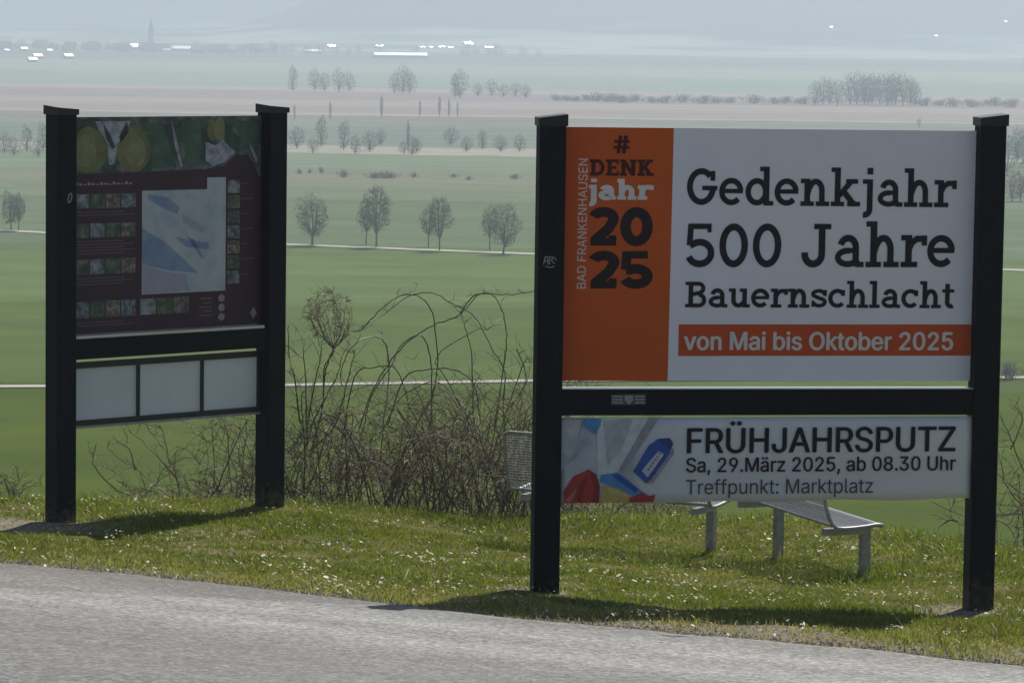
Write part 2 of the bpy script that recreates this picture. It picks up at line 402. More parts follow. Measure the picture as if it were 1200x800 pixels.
# ------------------------------------------------------------------ far hills
def hill(name, y0, y1, x0, x1, hf, mat, nxs=70, nys=24):
    X, Y = np.meshgrid(np.linspace(x0, x1, nxs), np.linspace(y0, y1, nys))
    Z = hf(X, Y)
    i = np.arange(nxs * nys).reshape(nys, nxs)
    q = np.stack([i[:-1, :-1], i[:-1, 1:], i[1:, 1:], i[1:, :-1]], -1).reshape(-1, 4)
    return tag(link_mesh(name, np_mesh(name, np.stack([X, Y, Z], -1).reshape(-1, 3), q), mat, smooth=True), kind='structure')
def smooth(t): t = np.clip(t, 0, 1); return t * t * (3 - 2 * t)
def h_near(X, Y):
    e = smooth((X + 560) / 420)                    # the wooded spur begins left of the middle
    up = smooth((Y - 4300) / 2300)
    return -HP - 0.5 + up * (26 + 150 * e * smooth((Y - 4900) / 1500)) * (0.85 + 0.3 * fbm(X / 700, Y / 900, 5))
def h_far(X, Y):
    return -HP - 0.6 + smooth((Y - 6400) / 2600) * (230 * (0.8 + 0.4 * fbm(X / 1500, Y / 2200, 11)))
m, nt, p = material('hill_woods_and_fields')
v = obj_coord(nt)
s = nd(nt, 'ShaderNodeSeparateXYZ'); nt.links.new(v, s.inputs[0])
pn = noise(nt, 0.0022, 3, v)
hgt = nd(nt, 'ShaderNodeMath', operation='MULTIPLY_ADD'); nt.links.new(pn.outputs['Fac'], hgt.inputs[0]); hgt.inputs[1].default_value = 110; nt.links.new(s.outputs[2], hgt.inputs[2])
wood = nd(nt, 'ShaderNodeMapRange'); wood.inputs['From Min'].default_value = 34; wood.inputs['From Max'].default_value = 52; nt.links.new(hgt.outputs[0], wood.inputs[0])
pv = noise(nt, 0.004, 2, obj_coord(nt, (0.5, 1, 1)))
fld = ramp(nt, pv.outputs['Fac'], [(0.38, (0.10, 0.14, 0.08)), (0.46, (0.26, 0.34, 0.22)), (0.54, (0.42, 0.42, 0.34)), (0.60, (0.22, 0.30, 0.18)), (0.68, (0.06, 0.07, 0.05))])
hc = mix(nt, wood.outputs[0], fld.outputs[0], (0.018, 0.020, 0.018))
nt.links.new(hc, p.inputs['Base Color']); p.inputs['Roughness'].default_value = 1.0; p.inputs['Specular IOR Level'].default_value = 0.0
hill('hills', 4300, 7600, -3200, 3200, h_near, m)
hill('hills', 6400, 9800, -5000, 5000, h_far, m)
def far_z(x, y):
    z = -HP
    for f in (h_near, h_far):
        z = max(z, float(f(np.array([float(x)]), np.array([float(y)]))[0]))
    return z

# ------------------------------------------------------------------ haze
hb = MB().box(-7600, 7600, -120, 10400, -60, 330).build('haze', None)
m = bpy.data.materials.new('pale_haze'); m.use_nodes = True; nt = m.node_tree; nt.nodes.clear()
o_ = nt.nodes.new('ShaderNodeOutputMaterial'); pvn = nt.nodes.new('ShaderNodeVolumePrincipled')
pvn.inputs['Color'].default_value = (0.615, 0.705, 0.815, 1); pvn.inputs['Density'].default_value = 0.00037; pvn.inputs['Anisotropy'].default_value = 0.35
nt.links.new(pvn.outputs[0], o_.inputs['Volume']); hb.data.materials.append(m); hb['kind'] = 'stuff'

# ------------------------------------------------------------------ lettering
LW, LT = 0.165, 0.125          # stem and slab thickness, cap height = 1
def arc(cx, cy, rx, ry, a0, a1, n=22):
    return [(cx + rx * math.cos(math.radians(a0 + (a1 - a0) * i / n)), cy + ry * math.sin(math.radians(a0 + (a1 - a0) * i / n))) for i in range(n + 1)]

def slab_glyphs(w, t):
    h = w / 2
    def st(x, y0, y1): return ('q', x - h, x + h, y0, y1)
    def sb(x0, x1, y): return ('q', x0, x1, y, y + t)       # slab sitting on y
    def sp(pts, ww=w): return ('s', pts, ww)
    X, A = 0.745, 1.06
    arch = lambda x0, x1, y=0.42: sp([(x0, y - 0.12), (x0 + 0.05, y + 0.06)] + arc((x0 + x1) / 2 + 0.03, y - 0.01, (x1 - x0) / 2 - 0.03, X - h * .9 - y + 0.01, 150, 0, 14) + [(x1, 0)], w * .95)
    G = {}
    G['G'] = (0.93, [sp(arc(.45, .5, .33, .42, 42, 300)), sp(arc(.45, .5, .33, .42, 300, 342) + [(.78, .44)]), sb(.47, .90, .40), ('q', .70, .70 + w * .8, .66, .93)])
    G['e'] = (0.74, [sp(arc(.37, X / 2, .27, X / 2 - h * .9, 5, 318), w * .93), ('q', .12, .70, X / 2 - .045, X / 2 + .075)])
    G['d'] = (0.84, [sp(arc(.36, X / 2, .25, X / 2 - h * .9, 0, 360, 30), w * .93), st(.63, 0, A), sb(.44, .63, A - t), sb(.63, .83, 0)])
    G['b'] = (0.84, [sp(arc(.48, X / 2, .25, X / 2 - h * .9, 0, 360, 30), w * .93), st(.21, 0, A), sb(.02, .21, A - t)])
    G['n'] = (0.87, [st(.22, 0, X), sb(.03, .22, X - t), sb(.03, .41, 0), arch(.22, .64), sb(.47, .85, 0)])
    G['h'] = (0.87, [st(.22, 0, A), sb(.03, .22, A - t), sb(.03, .41, 0), arch(.22, .64), sb(.47, .85, 0)])
    G['k'] = (0.88, [st(.22, 0, A), sb(.03, .22, A - t), sb(.03, .41, 0), sp([(.26, .28), (.62, .70)], w * .9), sb(.46, .80, X - t), sp([(.38, .42), (.68, .06)], w), sb(.50, .87, 0)])
    G['j'] = (0.45, [sp([(.27, X), (.27, -.08)] + arc(.11, -.08, .16, .15, 0, -100, 10)), sb(.06, .27, X - t), ('q', .27 - h, .27 + h, .88, 1.06)])
    G['a'] = (0.78, [sp([(.56, 0.02), (.56, .46)] + arc(.37, .46, .19, X - h * .9 - .46, 0, 165, 12), w * .95), sp(arc(.36, .225, .24, .155, 80, 330, 20) + [(.56, .16)], w * .86), ('q', .36, .56, .325, .325 + w * .72), sb(.56, .76, 0)])
    G['r'] = (0.66, [st(.22, 0, X), sb(.03, .22, X - t), sb(.03, .44, 0), sp([(.22, .40), (.30, .57), (.42, .655), (.60, .655)], w * .88), ('q', .60 - w * .35, .60 + w * .45, .50, .735)])
    G['s'] = (0.68, [sp([(.57, .50)] + arc(.34, .53, .22, .135, 10, 200, 10) + [(.30, .40), (.45, .345)] + arc(.36, .225, .22, .145, 50, -170, 12), w * .84), ('q', .54, .54 + w * .6, .46, .70), ('q', .07, .07 + w * .6, .04, .28)])
    G['c'] = (0.71, [sp(arc(.38, X / 2, .27, X / 2 - h * .9, 48, 318), w * .93), ('q', .52, .52 + w * .85, .47, .70)])
    G['u'] = (0.86, [sp([(.21, X), (.21, .30)] + arc(.40, .28, .19, .28 - h * .9, 180, 330, 12) + [(.62, .24)], w * .95), st(.63, 0, X), sb(.03, .21, X - t), sb(.44, .63, X - t), sb(.63, .83, 0)])
    G['l'] = (0.46, [st(.23, 0, A), sb(.03, .23, A - t), sb(.03, .43, 0)])
    G['t'] = (0.53, [sp([(.23, .96), (.23, .22)] + arc(.38, .22, .15, .22 - h * .85, 180, 300, 10)), sb(.03, .49, X - t)])
    G['B'] = (0.88, [st(.24, 0, 1), sb(.03, .26, 0), sb(.03, .26, 1 - t), sp([(.24, 1 - h * .85), (.52, 1 - h * .85)] + arc(.52, .745, .19, .255 - h * .85, 90, -90, 14) + [(.24, .49)], w * .86), sp([(.52, .49)] + arc(.54, .285, .21, .285 - h * .85, 90, -90, 14) + [(.24, h * .85)], w * .88)])
    G['J'] = (0.80, [sp([(.52, 1), (.52, .30)] + arc(.31, .30, .21, .30 - h * .9, 0, -180, 16) + [(.10, .34)]), sb(.32, .74, 1 - t)])
    G['D'] = (0.92, [st(.24, 0, 1), sb(.03, .26, 0), sb(.03, .26, 1 - t), sp([(.24, 1 - h * .85), (.44, 1 - h * .85)] + arc(.44, .5, .33, .5 - h * .85, 90, -90, 20) + [(.24, h * .85)], w * .9)])
    G['E'] = (0.80, [st(.24, 0, 1), sb(.03, .76, 0), sb(.03, .74, 1 - t), sb(.24, .62, .5 - t / 2), ('q', .64, .76, t, .30), ('q', .62, .74, .72, 1 - t)])
    G['N'] = (1.00, [st(.22, 0, 1), st(.78, 0, 1), sb(.03, .42, 0), sb(.03, .22, 1 - t), sb(.58, .97, 1 - t), sp([(.22, .95), (.78, .05)], w)])
    G['K'] = (0.95, [st(.24, 0, 1), sb(.03, .46, 0), sb(.03, .46, 1 - t), sp([(.28, .38), (.70, .92)], w * .92), sb(.52, .90, 1 - t), sp([(.42, .56), (.76, .06)], w), sb(.55, .95, 0)])
    G['#'] = (0.80, [sp([(.24, 0), (.34, 1)], w * .85), sp([(.50, 0), (.60, 1)], w * .85), ('q', .04, .78, .60, .60 + t), ('q', .02, .76, .26, .26 + t)])
    G['0'] = (0.82, [sp(arc(.41, .5, .27, .5 - h * .9, 0, 360, 36), w * .97)])
    G['2'] = (0.78, [sp(arc(.38, .70, .25, .3 - h * .9, 165, -25, 16) + [(.50, .44), (.16, .12)], w * .95), sb(.07, .70, 0), ('q', .70 - w * .7, .70, t, .27)])
    G['5'] = (0.80, [sp([(.16, .98), (.13, .50)], w * .85), sb(.10, .66, 1 - t), sp([(.14, .50)] + arc(.38, .325, .28, .325 - h * .9, 118, -160, 24), w * .95), ('q', .66 - w * .6, .66, .80, 1)])
    G[' '] = (0.42, [])
    return G

def stroke_quads(pts, w):
    pts = [q for i, q in enumerate(pts) if i == 0 or abs(q[0] - pts[i - 1][0]) + abs(q[1] - pts[i - 1][1]) > 1e-6]
    P = np.array(pts, float); n = len(P); h = w / 2; L = []; closed = n > 8 and np.linalg.norm(P[0] - P[-1]) < 1e-6
    for i in range(n):
        a = P[i] - P[i - 1] if i > 0 else (P[-1] - P[-2] if closed else P[1] - P[0])
        b = P[i + 1] - P[i] if i < n - 1 else (P[1] - P[0] if closed else P[-1] - P[-2])
        a = a / (np.linalg.norm(a) + 1e-9); b = b / (np.linalg.norm(b) + 1e-9)
        t = a + b; t = t / (np.linalg.norm(t) + 1e-9); nn = np.array([-t[1], t[0]])
        c_ = max(0.6, float(np.dot(nn, np.array([-a[1], a[0]]))))
        L.append((P[i] + nn * h / c_, P[i] - nn * h / c_))
    return [(L[i][0], L[i + 1][0], L[i + 1][1], L[i][1]) for i in range(n - 1)]

def slab_text(text, x0, x1, zb, zc, yb, name, mat, parent, w=LW, t=LT, z_slope=0.0, scale_last=None):
    """thick-serif lettering: baseline zb, cap line zc, from x0 to x1 on the plane y = yb"""
    G = slab_glyphs(w, t); pen = 0; quads_ = []
    for ch in text:
        adv, parts = G[ch]; lay = 0
        for q in parts:
            lay += 1
            if q[0] == 'q':
                _, a, b_, c_, d_ = q; quads_.append(([(a + pen, c_), (b_ + pen, c_), (b_ + pen, d_), (a + pen, d_)], lay))
            else:
                for qd in stroke_quads(q[1], q[2]): quads_.append(([(p_[0] + pen, p_[1]) for p_ in qd], lay))
        pen += adv
    xs_ = [p_[0] for q, _ in quads_ for p_ in q]; xa, xb = min(xs_), max(xs_)
    mb = MB()
    for q, lay in quads_:
        pts = []
        for (px, pz) in q:
            X = x0 + (px - xa) / (xb - xa) * (x1 - x0)
            pts.append((X, yb - 0.0006 * lay, zb + pz * (zc - zb) + z_slope * (X - x0)))
        mb.poly(pts)
    return mb.build(name, mat, parent)

try:
    SANS = bpy.data.fonts.load(bpy.utils.system_resource('DATAFILES', path='fonts') + '/Inter.woff2')
except Exception:
    SANS = None                                   # falls back to the built-in font

def sans_text(text, x0, x1, z0, z1, yb, name, mat, parent, bold=0.0, space=1.0, vertical=False, ref=None, z_slope=0.0):
    """plain sans lettering; z0 baseline and z1 top of the letters in ref; bold widens each stroke"""
    def outlines(s_):
        """the closed outlines of the letters as point lists"""
        cu = bpy.data.curves.new('lettering', 'FONT'); cu.body = s_; cu.size = 1.0; cu.space_character = space; cu.resolution_u = 4; cu.fill_mode = 'NONE'
        if SANS: cu.font = SANS
        o = bpy.data.objects.new('lettering', cu); COL.objects.link(o)
        dg = bpy.context.evaluated_depsgraph_get(); dg.update()
        me_ = bpy.data.meshes.new_from_object(o.evaluated_get(dg))
        nb = {}
        for e in me_.edges:
            a, b = e.vertices; nb.setdefault(a, []).append(b); nb.setdefault(b, []).append(a)
        P = [v_.co.copy() for v_ in me_.vertices]; seen = set(); loops = []
        for st_ in range(len(P)):
            if st_ in seen or st_ not in nb: continue
            lp = [st_]; seen.add(st_); cur = st_
            while True:
                nx_ = [q for q in sorted(nb[cur]) if q not in seen] if len(lp) > 1 else [q for q in nb[cur] if q == cur + 1 and q not in seen] or [q for q in nb[cur] if q not in seen]
                if not nx_: break
                cur = nx_[0]; lp.append(cur); seen.add(cur)
            loops.append([(P[k].x, P[k].y) for k in lp])
        bpy.data.objects.remove(o); bpy.data.curves.remove(cu); bpy.data.meshes.remove(me_)
        return [l for l in loops if len(l) > 2]
    L_ = outlines(text); pts_ = []; fc = []
    for q in L_:
        fc.append(list(range(len(pts_), len(pts_) + len(q)))); pts_ += [Vector(p_) for p_ in q]
    def winding(p):                               # non-zero rule: overlapping strokes stay filled, counters stay open
        w = 0
        for l in L_:
            for a, b in zip(l, l[1:] + l[:1]):
                cr = (b[0] - a[0]) * (p[1] - a[1]) - (p[0] - a[0]) * (b[1] - a[1])
                if a[1] <= p[1] < b[1] and cr > 0: w += 1
                elif b[1] <= p[1] < a[1] and cr < 0: w -= 1
        return w
    vo_, _, fo_, _, _, _ = delaunay_2d_cdt(pts_, [], fc, 0, 1e-6)
    C_ = [(p_.x, p_.y) for p_ in vo_]; LAY = [0] * len(C_)
    F = [tuple(f_) for f_ in fo_ if winding(sum((vo_[k] for k in f_), Vector((0, 0))) / len(f_)) != 0]
    c_ = np.array(C_); LAY = np.array(LAY)
    rc = np.array([p_ for l in outlines(ref or 'H') for p_ in l])
    cap0, cap1 = rc[:, 1].min(), rc[:, 1].max(); xa, xb = c_[:, 0].min() - bold, c_[:, 0].max() + bold
    mb = MB()
    offs = [(0, 0)] if bold <= 0 else [(0, 0), (-bold, 0), (bold, 0), (0, -bold * .6), (0, bold * .6)]
    for k, (ox, oz) in enumerate(offs):
        U = (c_[:, 0] + ox - xa) / (xb - xa); V = (c_[:, 1] + oz - cap0) / (cap1 - cap0); n = len(mb.v)
        if vertical: X = x1 + (x0 - x1) * V; Z = z0 + (z1 - z0) * U
        else: X = x0 + (x1 - x0) * U; Z = z0 + (z1 - z0) * V + z_slope * (x1 - x0) * U
        mb.v += [(float(a), yb - .0006 * k - .0002 * int(ly), float(b)) for a, b, ly in zip(X, Z, LAY)]
        mb.f += [tuple(n + i for i in f) for f in F]
    return mb.build(name, mat, parent)

# ------------------------------------------------------------------ the two notice boards
class Frame:
    """a board standing between two posts: local x along it, local y away from the road, z up"""
    def __init__(self, pl, pr, name):
        self.p0 = np.array(pl); d = np.array(pr) - self.p0; self.L = math.hypot(d[0], d[1])
        self.ang = math.atan2(d[1], d[0]); self.z0 = min(pl[2], pr[2]) - 0.0; self.root = empty(name, (pl[0], pl[1], self.z0), self.ang)
        self.ex = np.array([math.cos(self.ang), math.sin(self.ang), 0]); self.ey = np.array([-math.sin(self.ang), math.cos(self.ang), 0])
        self.o = np.array([pl[0], pl[1], self.z0]); self.zr = pr[2] - self.z0; self.zl = pl[2] - self.z0
    def at(self, u, v_, y=0.0):
        r = ray(u, v_); t = np.dot(self.o + self.ey * y, self.ey) / np.dot(r, self.ey)
        q = r * t - self.o
        return float(np.dot(q, self.ex)), float(q[2])

PS = 0.19
def add_post(fr, x, zb, zt, slope):
    h = PS / 2
    mb = MB(); mb.box(x - h, x + h, -h, h, zb - 0.35, zt, bev=0.008)
    po = mb.build('post', M['post'], fr.root)
    c_ = h + 0.011; mb = MB(); a, b_ = (0.0, 0.055) if slope > 0 else (0.032, 0.0)
    z = zt - 0.045
    mb.hexa([(x - c_, -c_, z), (x + c_, -c_, z), (x + c_, c_, z), (x - c_, c_, z),
             (x - c_, -c_, z + 0.046 + a * .5), (x + c_, -c_, z + 0.046 + b_ * .2), (x + c_, c_, z + 0.046 + b_ * .5), (x - c_, c_, z + 0.046 + a)] if slope < 0 else
            [(x - c_, -c_, z), (x + c_, -c_, z), (x + c_, c_, z), (x - c_, c_, z),
             (x - c_, -c_, z + 0.058), (x + c_, -c_, z + 0.085), (x + c_, c_, z + 0.088), (x - c_, c_, z + 0.061)])
    mb.build('cap', M['cap'], po)
    return po

def rect(fr, u0, v0, u1, v1, y): 
    x0, z0 = fr.at(u0, v0, y); x1, z1 = fr.at(u1, v1, y); return x0, x1, min(z0, z1), max(z0, z1)

def sheet(fr, corners, y, th, name, mat, parent, n=1):
    """a flat sheet with its four corners (tl, tr, br, bl in photo pixels) on the board plane"""
    q = [fr.at(u, v_, y) for u, v_ in corners]
    mb = MB(); f = [(x, y, z) for x, z in q]; bk = [(x, y + th, z) for x, z in q]
    mb.poly(f[::-1])
    if th > 0:
        mb.poly(bk)
        for i in range(4):
            j = (i + 1) % 4; mb.poly([f[i], f[j], bk[j], bk[i]])
    return mb.build(name, mat, parent)

def print_poly(fr, pts, y, name, mat, parent):
    mb = MB(); mb.poly([(x, y, z) for x, z in [fr.at(u, v_, y) for u, v_ in pts]][::-1]); return mb.build(name, mat, parent)

def ell(cx, cy, rx, ry, rot=0, n=20):
    c_, s_ = math.cos(math.radians(rot)), math.sin(math.radians(rot))
    return [(cx + rx * math.cos(2 * math.pi * i / n) * c_ - ry * math.sin(2 * math.pi * i / n) * s_, cy + rx * math.cos(2 * math.pi * i / n) * s_ + ry * math.sin(2 * math.pi * i / n) * c_) for i in range(n)]

# ---- right board
FR = Frame(pix(638, 694, 24.5), pix(1146, 710, 24.95), 'notice_board')
tag(FR.root, 'large white and orange notice board announcing 500 years, with a banner hung below', 'notice board')
xr_top, zt_r = FR.at(1158, 140, 0); xl_top, zt_l = FR.at(647, 140, 0)
add_post(FR, 0.0, FR.zl, zt_l, 1); pr_ = add_post(FR, FR.L, FR.zr, zt_r, 1)
hp = PS / 2
# crossbar
za = (FR.at(660, 457.5, -0.06)[1] + FR.at(1130, 454.5, -0.06)[1]) / 2; zb = (FR.at(660, 487, -0.06)[1] + FR.at(1130, 485, -0.06)[1]) / 2
cb = MB().box(hp + .001, FR.L - hp - .001, -0.07, 0.05, zb, za, bev=0.0).build('crossbar', M['post'], FR.root)
MB().box(hp + .004, FR.L - hp - .004, -0.072, 0.052, za + .002, za + .007).build('metal_ledge', M['ledge'], cb)
yp = 0.035
zt1 = FR.at(900, 151, yp)[1]; zb1 = FR.at(900, 446, yp)[1]
bd = MB().box(hp + .002, FR.L - hp - .002, yp, yp + 0.018, zb1, zt1).build('board', M['white_board'], FR.root)
yo = yp - 0.0015
xo0 = hp + .003; xo1 = FR.at(785, 300, yo)[0]
MB().poly([(xo0, yo, zb1 + .001), (xo1, yo, zb1 + .001), (xo1 + .012, yo, zt1 - .001), (xo0, yo, zt1 - .001)]).build('orange_field', M['orange'], bd)
def zz(v_, u=960): return FR.at(u, v_, yp)[1]
def xx(u, v_=300): return FR.at(u, v_, yp)[0]
yt = yp - 0.003
def slope_of(u0, v0, u1, v1):
    a = FR.at(u0, v0, yp); b_ = FR.at(u1, v1, yp); return (b_[1] - a[1]) / (b_[0] - a[0])
slab_text('Gedenkjahr', xx(805, 220), xx(1121, 220), FR.at(805, 240, yp)[1], FR.at(805, 197, yp)[1], yt, 'lettering', M['ink'], bd, z_slope=slope_of(805, 240, 1120, 243))
slab_text('500 Jahre', xx(804, 290), xx(1119, 290), FR.at(804, 313, yp)[1], FR.at(804, 262, yp)[1], yt, 'lettering', M['ink'], bd, z_slope=slope_of(804, 313, 1119, 313))
slab_text('Bauernschlacht', xx(803, 345), xx(1118, 345), FR.at(803, 360, yp)[1], FR.at(803, 330, yp)[1], yt, 'lettering', M['ink'], bd, w=.175, t=.13, z_slope=slope_of(803, 360, 1118, 361))
MB().poly([(xx(795, 400), yt + .001, FR.at(795, 417, yp)[1]), (FR.L - hp - .004, yt + .001, FR.at(1136, 416.5, yp)[1]), (FR.L - hp - .004, yt + .001, FR.at(1136, 380, yp)[1]), (xx(795, 400), yt + .001, FR.at(795, 380, yp)[1])]).build('orange_stripe', M['orange_bar'], bd)
sans_text('von Mai bis Oktober 2025', xx(801, 400), xx(1117, 400), FR.at(801, 409.5, yp)[1], FR.at(801, 389, yp)[1], yt - .001, 'lettering', M['white_ink'], bd, bold=0.024, ref='M')
slab_text('#', xx(719, 170), xx(738, 170), zz(180, 728), zz(159, 728), yt, 'lettering', M['ink_maroon'], bd, w=.2, t=.15)
slab_text('DENK', xx(691, 196), xx(766, 196), zz(206, 728), zz(187, 728), yt, 'lettering', M['ink_maroon'], bd, w=.23, t=.17)
slab_text('jahr', xx(690, 225), xx(766, 225), zz(234, 728), zz(211, 728), yt, 'lettering', M['white_ink'], bd, w=.25, t=.19)
slab_text('20', xx(690, 265), xx(765, 265), zz(288, 728), zz(243, 728), yt, 'lettering', M['ink_warm'], bd, w=.27, t=.2)
slab_text('25', xx(690, 315), xx(765, 315), zz(338, 728), zz(294, 728), yt, 'lettering', M['ink_warm'], bd, w=.27, t=.2)
sans_text('BAD FRANKENHAUSEN', xx(677, 260), xx(687.5, 260), zz(338, 682), zz(186, 682), yt, 'lettering', M['white_ink'], bd, bold=0.0, vertical=True)
# little plate on the crossbar and mark on the left post
M['plate'] = plain_mat('small_grey_plate', (0.30, 0.31, 0.33), 0.5, 0.1, 30)
yc = -0.073
sheet(FR, [(716, 462), (757, 461.5), (757, 474), (716, 474.5)], yc, 0.002, 'small_plate', plain_mat('dark_grey_sticker', (0.06, 0.063, 0.07), .5), cb)
for a, b_ in ((717.5, 730), (744, 755.5)):
    for v_ in (463.5, 467, 470.5):
        sheet(FR, [(a, v_), (b_, v_), (b_, v_ + 2), (a, v_ + 2)], yc - .001, 0, 'plate_mark', M['plate'], cb)
print_poly(FR, [(732, 463), (742, 463), (742, 469), (737, 474), (732, 469)], yc - .001, 'plate_mark', M['plate'], cb)
pl_ = [o for o in FR.root.children if o.name.startswith('post')][0]
ymk = -hp - .002; mk = MB()
for st_ in ([(637, 310), (639, 301), (642, 301), (642, 310)], [(637.5, 306), (642, 306)], [(644, 310), (644, 301), (649, 301.5), (646, 305), (650, 309)], [(650, 302), (652, 305)], [(639, 312), (645, 313.5), (650, 312)]):
    for q in stroke_quads(st_, 1.1):
        mk.poly([(x, ymk, z) for x, z in [FR.at(a, b_, ymk) for a, b_ in q]])
mk.build('white_mark', M['plate'], pl_)
# lower banner
yb_ = -0.055
bw = MB(); q = [FR.at(657, 489.5, yb_), FR.at(1131, 487.5, yb_), FR.at(1131, 584, yb_), FR.at(655, 590, yb_)]
NBX, NBZ = 60, 8
bv = []
for j in range(NBZ + 1):
    for i in range(NBX + 1):
        a, b_ = i / NBX, j / NBZ
        x = hp + .002 + (FR.L - 2 * hp - .004) * a
        zt_ = q[0][1] * (1 - a) + q[1][1] * a; zb_ = q[3][1] * (1 - a) + q[2][1] * a
        bv.append((x, yb_ + 0.010 * math.sin(b_ * 9.4 + 1.2 * a) * 0.35, zt_ * (1 - b_) + zb_ * b_ + 0.006 * math.sin(a * 21) * (b_ > .99)))
bf = [(j * (NBX + 1) + i, (j + 1) * (NBX + 1) + i, (j + 1) * (NBX + 1) + i + 1, j * (NBX + 1) + i + 1) for j in range(NBZ) for i in range(NBX)]
m, nt, p = material('banner_print')
v = obj_coord(nt); g = noise(nt, 3.0, 2, v)
ss = nd(nt, 'ShaderNodeSeparateXYZ'); nt.links.new(v, ss.inputs[0])
mr = nd(nt, 'ShaderNodeMapRange'); mr.inputs['From Min'].default_value = 0.5; mr.inputs['From Max'].default_value = 1.1; nt.links.new(ss.outputs[0], mr.inputs[0])
pic = ramp(nt, g.outputs['Fac'], [(0.35, (0.30, 0.34, 0.40)), (0.5, (0.50, 0.53, 0.58)), (0.65, (0.62, 0.64, 0.66))])
cc = mix(nt, mr.outputs[0], pic.outputs[0], (0.76, 0.78, 0.82))
nt.links.new(cc, p.inputs['Base Color']); p.inputs['Roughness'].default_value = 0.55
me = bpy.data.meshes.new('banner'); me.from_pydata(bv, [], bf); me.update()
bn = link_mesh('banner', me, m, FR.root, smooth=True); bn.modifiers.new('thickness', 'SOLIDIFY').thickness = 0.003; bn.modifiers['thickness'].offset = 0
yt2 = yb_ - 0.012
def bz(u, v_): return FR.at(u, v_, yt2)[1]
def bx(u, v_=540): return FR.at(u, v_, yt2)[0]
sl_ = lambda u0, v0, u1, v1: (bz(u1, v1) - bz(u0, v0)) / (bx(u1, v1) - bx(u0, v0))
sans_text('FRÜHJAHRSPUTZ', bx(805, 517), bx(1120, 515), bz(805, 530.5), bz(805, 502), yt2, 'lettering', M['ink'], bn, bold=0.016, z_slope=sl_(805, 530.5, 1120, 528))
sans_text('Sa, 29.März 2025, ab 08.30 Uhr', bx(804, 545), bx(1120, 543), bz(804, 553), bz(804, 536.5), yt2, 'lettering', M['ink'], bn, bold=0.012, z_slope=sl_(804, 553, 1120, 550.5))
sans_text('Treffpunkt: Marktplatz', bx(804, 571), bx(1023, 570), bz(804, 579), bz(804, 562), yt2, 'lettering', M['ink_grey'], bn, bold=0.0, z_slope=sl_(804, 579, 1023, 577))
pm = lambda n_, c_: plain_mat(n_, c_, 0.5, 0.18, 14)
M['red_print'] = pm('red_print', (0.42, 0.030, 0.028)); M['blue_print'] = pm('blue_print', (0.020, 0.095, 0.42)); M['lblue_print'] = pm('light_blue_print', (0.07, 0.27, 0.58))
M['yellow_print'] = pm('yellow_print', (0.55, 0.40, 0.11)); M['grey_print'] = pm('grey_print', (0.30, 0.33, 0.38)); M['pale_print'] = pm('pale_print', (0.62, 0.65, 0.70)); M['darkblue_print'] = pm('dark_blue_print', (0.012, 0.045, 0.22))
M['pink_print'] = pm('pale_red_print', (0.50, 0.16, 0.15)); M['dark_red_print'] = pm('dark_red_print', (0.26, 0.014, 0.016)); M['pale_yellow_print'] = pm('pale_yellow_print', (0.62, 0.50, 0.20)); M['grey2_print'] = pm('pale_grey_print', (0.44, 0.47, 0.52))
def bpr(pts, layer, mat): return print_poly(FR, pts, yb_ - 0.0065 - 0.0008 * layer, 'picture_print', M[mat], bn)
bpr([(700, 489.5), (770, 489.4), (722, 566), (700, 560)], 0, 'pale_print')
bpr([(760, 489.4), (772, 489.4), (730, 555), (724, 552)], 1, 'grey_print')
bpr([(684, 490.5), (705, 490.2), (704, 498), (697, 509), (685, 499)], 1, 'lblue_print')
bpr([(742, 552), (760, 522), (771, 514), (785, 513), (789, 519), (785, 531), (764, 560), (757, 566)], 1, 'blue_print')
bpr([(752, 551), (772, 528), (778, 532), (759, 559)], 2, 'pale_print')
bpr([(757, 566), (785, 531), (789, 524), (790, 531), (765, 566)], 1, 'grey_print')
bpr([(770, 514), (785, 513), (789, 519), (786, 527), (778, 521)], 2, 'darkblue_print')
bpr([(704, 556), (725, 553), (752, 575), (766, 584), (755, 588.5), (722, 572), (703, 564)], 1, 'lblue_print')
bpr([(706, 569), (725, 572), (741, 581), (736, 588.5), (704, 588.9)], 2, 'yellow_print')
bpr([(660.5, 575), (672, 558), (690, 549.5), (699, 556), (703, 570), (702, 588.8), (661, 589.2)], 2, 'red_print')
bpr([(738, 583), (752, 577), (760, 581), (768, 579), (766, 588), (737, 588.6)], 3, 'red_print')
bpr([(662, 586), (671, 577), (676, 570), (673, 582), (667, 588.8)], 3, 'pink_print')
bpr([(690, 549.5), (699, 556), (703, 570), (702, 588.8), (694, 588.9), (696, 570)], 3, 'dark_red_print'); bpr([(676, 570), (684, 560), (691, 556), (686, 570), (680, 588.9), (677, 588.9)], 3, 'dark_red_print')
bpr([(712, 571), (724, 573.5), (736, 580), (733, 583), (713, 576)], 3, 'pale_yellow_print'); bpr([(716, 556), (725, 555), (748, 573), (744, 577), (730, 567)], 2, 'blue_print')
for k_ in range(6): bpr([(759.5 + k_ * 2.6, 547 - k_ * 3.6), (762.5 + k_ * 2.6, 549 - k_ * 3.6), (761 + k_ * 2.6, 551.5 - k_ * 3.6), (758 + k_ * 2.6, 549.5 - k_ * 3.6)], 3, 'grey_print')
bpr([(658, 492), (682, 491.5), (676, 520), (662, 548), (657, 552)], 0, 'grey2_print'); bpr([(706, 492), (742, 490.5), (728, 528), (712, 545)], 1, 'grey2_print'); bpr([(663, 545), (672, 533), (680, 526), (674, 538)], 1, 'grey_print')


